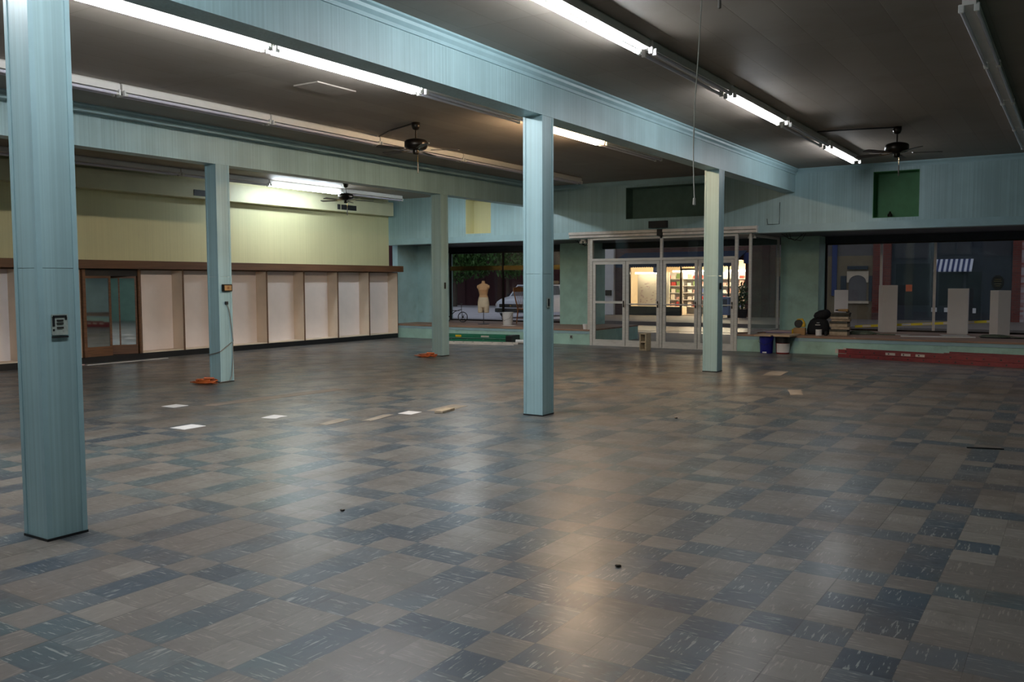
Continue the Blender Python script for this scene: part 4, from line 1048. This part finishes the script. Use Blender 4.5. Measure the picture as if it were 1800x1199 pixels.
# shelving and goods inside the shop
sh = thing('shop_shelving', 'wall of white shelves inside the lit corner shop', 'shelf', (0, Y0, 0))
b = MB()
for z in (.35, .70, 1.05, 1.40, 1.75): b.box(-18.2, 2.2, z, -13.1, 2.7, z + .03)
for x in (-18.2, -16.9, -15.5, -14.3, -13.13): b.box(x, 2.2, .02, x + .03, 2.7, 2.1)
b.box(-18.2, 2.7, .02, -13.1, 2.73, 2.1)
b.build('shelf_frame', M['white'], sh)
rr = random.Random(11); k = 0
for z in (.38, .73, 1.08, 1.43, 1.78):
    for row in range(17):
        x = -18.12 + row * .295 + rr.uniform(-.01, .01)
        if any(x < q + .04 and x + .26 > q for q in (-18.2, -16.9, -15.5, -14.3, -13.13)): continue
        o = MB().box(0, 0, 0, rr.uniform(.17, .25), .25, rr.uniform(.12, .27)).build('shop_goods', PROD[rr.choice((0, 1, 1, 1, 2, 3, 4, 5, 5))], bevel=.01); k += 1
        o.location = (x, Y0 + 2.24, z + .001); tag(o, 'small bright carton among the goods on the lit shop shelves', 'carton', 'goods on the shop shelves')
t2 = thing('display_tree', 'pale bare display tree in the corner shop window', 'display tree', (-16.75, Y0 + 1.5, .021))
MB().tube([(0, 0, 0), (0, 0, 1.95)], [.035, .012], 8).build('trunk', M['tan'], t2)
for k in range(14):
    a = k * 2.4; z = .5 + k * .1; L_ = .42 * (1 - k / 17)
    MB().tube([(0, 0, z), (L_ * math.cos(a), L_ * math.sin(a), z + .12)], [.014, .006], 5).build('branch', M['tan'], t2)
tt = thing('shop_table', 'small white table with goods just inside the shop door', 'table', (-15.3, Y0 + 1.5, .021))
MB().box(-.35, -.25, .70, .35, .25, .74).build('table_top', M['white'], tt)
for sx in (-1, 1):
    for sy in (-1, 1): MB().box(sx * .31 - .02, sy * .21 - .02, 0, sx * .31 + .02, sy * .21 + .02, .70).build('leg', M['iron'], tt)
for k, x in enumerate((-.22, .02, .24)):
    o = MB().box(-.09, -.1, 0, .09, .1, .16 + .05 * k).build('shop_goods', PROD[(k * 2) % 6], bevel=.01); o.location = (-15.3 + x, Y0 + 1.5, .7615)
    tag(o, 'small carton on the white table inside the shop door', 'carton', 'goods on the shop table')

# brick wall section with doorway pier and a planter
t = ext('brick_building', 'dark brown brick front with a red post next to the corner shop')
MB().box(-12.75, 0, 0, -11.6, .3, 8).build('brick_front', M['brick_d'], t)
MB().box(-12.18, -.12, 0, -11.85, 0, 8).build('red_post', M['maroon'], t)
t = thing('potted_shrub', 'dark potted shrub standing before the brown brick front', 'shrub', (-12.85, 39.2, 0))
MB().lathe([(0, 0), (.2, 0), (.28, .4), (0, .4)], seg=16).build('pot', M['iron'], t)
def leaves(n, cr, rad, size, seed):
    r = random.Random(seed); b = MB()
    for _ in range(n):
        while True:
            p = Vector((r.uniform(-1, 1), r.uniform(-1, 1), r.uniform(-1, 1)))
            if .25 < p.length < 1: break
        p = Vector((p.x * rad[0], p.y * rad[1], p.z * rad[2])) + Vector(cr)
        q = Matrix.Rotation(r.uniform(0, 6.3), 4, 'Z') @ Matrix.Rotation(r.uniform(-1.1, 1.1), 4, 'X')
        s = size * r.uniform(.6, 1.3)
        vs = [p + q @ Vector(v) * s for v in ((0, -1, 0), (.42, -.2, .1), (.30, .5, .05), (0, 1, -.1), (-.30, .5, .05), (-.42, -.2, .1))]
        b.poly(vs)
    return b
leaves(420, (0, 0, .95), (.38, .38, .62), .09, 5).build('foliage', M['leaf2'], t)
MB().tube([(0, 0, .38), (0, 0, .9)], .03, 6).build('stem', M['bark'], t)
t = thing('newspaper_box', 'grey newspaper box on the far sidewalk by the corner shop', 'newspaper box', (-13.45, 38.7, 0))
MB().box(-.22, -.2, .12, .22, .2, .95).build('box_body', M['grey_sign'], t, bevel=.02)
MB().box(-.16, -.206, .5, .16, -.2, .85).build('box_window', M['greyglass'], t)
b = MB()
for sx in (-1, 1): b.box(sx * .18 - .02, -.18, 0, sx * .18 + .02, .18, .12)
b.build('foot', M['iron'], t)

# tan building with arched windows
t = ext('tan_building', 'tan stucco building with arched shuttered windows across the street')
MB().box(-11.59, 0, 0, -7.45, .3, 2.72).build('lower_wall', M['tan'], t)
MB().box(-11.59, .02, 2.72, -7.45, .32, 8).build('upper_wall', M['greyst'], t)
MB().box(-9.12, -.10, 1.0, -8.92, 0, 8).build('drain_post', M['awn_b'], t, label='dark blue post')
for cx in (-10.86, -8.06):
    b = MB(); hw, z0, z1, th = .36, .78, 1.58, .10
    arc = [(cx + hw * math.cos(PI * k / 14), z1 + hw * .85 * math.sin(PI * k / 14)) for k in range(15)]
    full = [(cx + hw, z0)] + arc + [(cx - hw, z0)]
    w1 = MB().prism(full, 1, -.025, .0).build('arched_shutter', M['greyst'], t)
    b = MB()
    b.prism([(cx + hw + .08, 1.58), (cx + hw + .08, 2.06), (cx - hw - .08, 2.06), (cx - hw - .08, 1.58)] + [(x, z) for x, z in reversed(arc)], 1, -.06, -.0)
    b.build('arch_surround', M['cream_cloth'], w1)
    MB().box(cx - hw - .12, -.14, z0 - .10, cx + hw + .12, 0, z0).build('window_sill', M['cream_cloth'], w1)
    MB().box(cx - hw - .05, -.16, 2.14, cx + hw + .05, 0, 2.28).build('lintel', M['navy_d'], t)
    for s in (-1, 1):
        x0_ = cx + s * (hw + .10); 
        MB().box(min(x0_, x0_ + s * (.24 if s < 0 else .13)), -.05, z0, max(x0_, x0_ + s * (.24 if s < 0 else .13)), 0, 1.86).build('side_shutter', M['navy_d'], t)
b = MB(); b.box(-7.445, -.12, 0, -6.74, .3, 8)
t = ext('brick_pier', 'red brick pier between the tan building and the navy storefront', 'brick pier'); b.build('brick_shaft', M['brick'], t)
MB().box(-7.445, -.16, 0, -6.74, -.12, .3).build('plinth_course', M['brick_d'], t)

# navy storefront
t = ext('navy_storefront', 'dark navy storefront with a small striped awning across the street')
b = MB(); b.box(-6.74, .1, 0, -2.28, .3, 8); b.build('front_wall', M['navy'], t)
for x0_, x1_, z0_, z1_, mt in ((-4.86, -4.36, 2.74, 3.32, 'greyglass'), (-4.27, -3.78, 2.74, 3.32, 'greyglass'), (-3.32, -2.34, 2.64, 3.28, 'greyglass'), (-6.60, -5.3, 2.60, 3.35, 'greyglass'), (-6.55, -5.25, .62, 2.35, 'darkglass'), (-4.9, -4.0, .62, 1.95, 'darkglass'), (-3.9, -3.35, .05, 2.0, 'darkglass')):
    f_ = MB().box(x0_ - .05, .06, z0_ - .05, x1_ + .05, .1, z1_ + .05).build('window_frame', M['navy_d'], t)
    MB().box(x0_, .045, z0_, x1_, .06, z1_).build('pane', M[mt], f_)
# striped awning
aw = MB(); awb = MB(); n = 15; x0_, x1_ = -5.05, -3.66
for k in range(n):
    a0 = x0_ + (x1_ - x0_) * k / n; a1 = x0_ + (x1_ - x0_) * (k + 1) / n
    tgt = aw if k % 2 == 0 else awb
    tgt.prism([(.05, 2.52), (-.55, 2.06), (-.55, 2.00), (-.53, 2.00), (-.53, 2.05), (.05, 2.49)], 0, a0, a1)
o = aw.build('striped_awning', M['awn_w'], t); awb.build('blue_stripe', M['awn_b'], o)
# oval sign plate
b = MB(); b.prism([(-2.78 + .22 * math.cos(2 * PI * k / 24), 1.56 + .30 * math.sin(2 * PI * k / 24)) for k in range(24)], 1, .06, .1); b.build('oval_plate', M['bronze'], t)
b = MB()
for z, w_ in ((1.68, .11), (1.60, .14), (1.50, .12), (1.42, .09)): b.box(-2.78 - w_, .05, z, -2.78 + w_, .058, z + .022)
b.build('plate_lines', M['brass'], t)
for x, z, w_, h_, mt, nm in ((-6.15, 1.20, .24, .28, 'orange_sign', 'orange_sign'), (-4.68, .36, .24, .18, 'paper', 'white_notice'), (-5.16, .36, .21, .18, 'paper', 'white_notice'), (-3.64, .33, .12, .20, 'paper', 'white_notice')):
    MB().box(x, .03, z, x + w_, .044, z + h_).build(nm, M[mt], t)
t = ext('white_brick_front', 'flaking white-painted brick front beyond the navy storefront')
MB().box(-1.98, 0, 0, 8, .3, 8).build('brick_wall', M['brick_w'], t)
MB().box(-2.28, -.10, 0, -1.98, .3, 8).build('corner_pier', M['brick'], t)

# behind the lot: maroon building, trees, car
t = thing('maroon_building', 'long dark maroon building at the back of the parking lot', 'building', (0, 51.5, 0))
MB().box(-60, 0, -.02, -19.7, .4, 7).build('rear_wall', M['maroon'], t)
b = MB()
for k in range(14): b.box(-44 + k * 1.7, -.05, -.02, -43.85 + k * 1.7, 0, 7)
b.build('batten', M['maroon'], t)
def tree(x, y, h, crown, label, seed, n):
    t = thing('leafy_tree', label, 'tree', (x, y, -.02), 0, 'trees by the parking lot')
    MB().tube([(0, 0, 0), (.05, 0, 1.2), (-.05, .05, h)], [.16, .12, .05], 8).build('trunk', M['bark'], t)
    b = None
    for i, (c, rad, m_) in enumerate(crown):
        leaves(m_, c, rad, .17, seed + i).build('crown', M['leaf'], t)
    return t
tree(-36.0, 48.8, 3.6, [((-.4, 0, 3.3), (2.4, 1.3, 1.75), 3200), ((1.7, .2, 3.0), (1.2, 1.0, 1.1), 900), ((-2.6, 0, 3.3), (1.6, 1.1, 1.3), 900)], 'leafy green tree before the maroon building, seen over the dress form', 21, 0)
tree(-31.6, 48.6, 3.0, [((0.2, 0, 3.3), (1.6, 1.1, 1.5), 1500)], 'smaller leafy tree behind the parked white car', 41, 0)

# white car
def car():
    t = thing('parked_car', 'white car parked on the lot outside the window', 'car', (-21.95, 36.2, -.02), math.radians(-88))
    # local: +X is the front, y is across
    def sect(x, hw, z0, zb, zt, hwt):
        return [(x, -hw * .94, z0), (x, -hw, z0 + .18), (x, -hw, zb * .8), (x, -hw * .96, zb), (x, -hwt, zt), (x, 0, zt + .015), (x, hwt, zt), (x, hw * .96, zb), (x, hw, zb * .8), (x, hw, z0 + .18), (x, hw * .94, z0)]
    b = MB()
    b.rings([sect(*s) for s in ((2.28, .74, .34, .66, .68, .60), (2.20, .84, .24, .74, .80, .72), (1.9, .89, .22, .82, .88, .76), (1.2, .90, .22, .90, .98, .78), (.85, .90, .22, .93, 1.02, .78),
                                (-1.9, .90, .22, .95, 1.04, .80), (-2.2, .88, .28, .93, 1.0, .78), (-2.28, .82, .36, .88, .92, .70))])
    smooth_angle(b.build('body', M['carpaint'], t), 35)
    b = MB()
    def cs(x, hw, z, hwt, zt, xt): return [(x, -hw, z), (x, hw, z)]
    b.rings([[(1.05, -.76, .98), (1.05, .76, .98), (-1.95, .78, 1.0), (-1.95, -.78, 1.0)], [(.52, -.66, 1.47), (.52, .66, 1.47), (-1.7, .66, 1.49), (-1.7, -.66, 1.49)]])
    b.build('cabin_glass', M['carglass'], t, bevel=.03)
    b = MB(); b.box(-1.72, -.67, 1.47, .55, .67, 1.53)
    for s in (-1, 1):
        for p, q in (((1.06, s * .77, .98), (.52, s * .66, 1.49)), ((-.35, s * .785, .99), (-.40, s * .66, 1.49)), ((-1.2, s * .785, .99), (-1.2, s * .66, 1.49)), ((-1.97, s * .785, .99), (-1.7, s * .66, 1.49))):
            b.tube([p, q], .035, 6)
    b.build('roof', M['carpaint'], t)
    MB().box(2.20, -.62, .50, 2.30, .62, .66).build('grille', M['black'], t, bevel=.02)
    MB().box(2.18, -.82, .28, 2.36, .82, .46).build('front_bumper', M['iron'], t, bevel=.03)
    MB().box(2.295, -.05, .55, 2.305, .05, .61).build('grille_badge', M['brass'], t)
    for s in (-1, 1):
        MB().box(2.16, s * .72 - .12, .52, 2.27, s * .72 + .12, .68).build('headlight', M['alu'], t, bevel=.03)
        MB().box(.72, s * .90 - .02, .98, .88, s * .90 + s * .16 + .02, 1.12).build('wing_mirror', M['black'], t, bevel=.02)
        for x in (1.45, -1.45):
            w = MB().lathe([(.20, -.10), (.31, -.10), (.335, -.06), (.335, .06), (.31, .10), (.20, .10)], seg=26, M=T(x, s * .83, .335) @ Matrix.Rotation(PI / 2, 4, 'X')).build('wheel', M['rubber'], t)
            MB().lathe([(0, -.105), (.20, -.105), (.20, .105), (0, .105)], seg=18, M=T(x, s * .83, .335) @ Matrix.Rotation(PI / 2, 4, 'X')).build('hub_cap', M['alu'], w)
            MB().tube([(-.0, 0, 0), (0, .01, 0)], .001, 4) if False else None
    return t
car()
o = MB().box(-.75, -.45, 0, .75, .45, .16).build('roof_load', M['tan'], bevel=.05); o.location = (-21.95, 37.0, 1.535); o.rotation_euler = (0, 0, math.radians(-90))
tag(o, 'tan bundle lying on the roof of the parked white car', 'bundle')

# ------------------------------------------------------------------ dusk sky
w = bpy.data.worlds.new('dusk_sky'); S.world = w; w.use_nodes = True
nt = w.node_tree; bg = nt.nodes['Background']
bg.inputs[0].default_value = (0.66, 0.70, 0.82, 1); bg.inputs[1].default_value = 0.48

# ------------------------------------------------------------------ camera (31 mm on full frame, level-ish, turned toward the side wall)
f, yaw, pitch, roll = 1552.5, 0.5714, -0.0669, -0.0031
cd = bpy.data.cameras.new('camera'); cam = bpy.data.objects.new('camera', cd); COL.objects.link(cam)
cd.sensor_width = 36.0; cd.sensor_fit = 'HORIZONTAL'; cd.lens = 36.0 * f / 1800.0
cy_, sy_, cp, sp = math.cos(yaw), math.sin(yaw), math.cos(pitch), math.sin(pitch)
fw = Vector((-sy_ * cp, cy_ * cp, sp)); rt = Vector((cy_, sy_, 0)); up = rt.cross(fw)
c, s = math.cos(roll), math.sin(roll)
rt2 = c * rt + s * up; up2 = -s * rt + c * up
mw = Matrix((rt2, up2, -fw)).transposed().to_4x4(); mw.translation = (0, 0, 1.65)
cam.matrix_world = mw; cd.clip_end = 300; cd.clip_start = .05
S.camera = cam

vs = S.view_settings
vs.view_transform = 'Standard'; vs.look = 'None'; vs.gamma = 1.0; vs.use_curve_mapping = False
vs.exposure = 0.0
S.cycles.use_denoising = True
S.cycles.max_bounces = 10; S.cycles.diffuse_bounces = 5; S.cycles.glossy_bounces = 5; S.cycles.transparent_max_bounces = 16
S.cycles.sample_clamp_indirect = 6.0
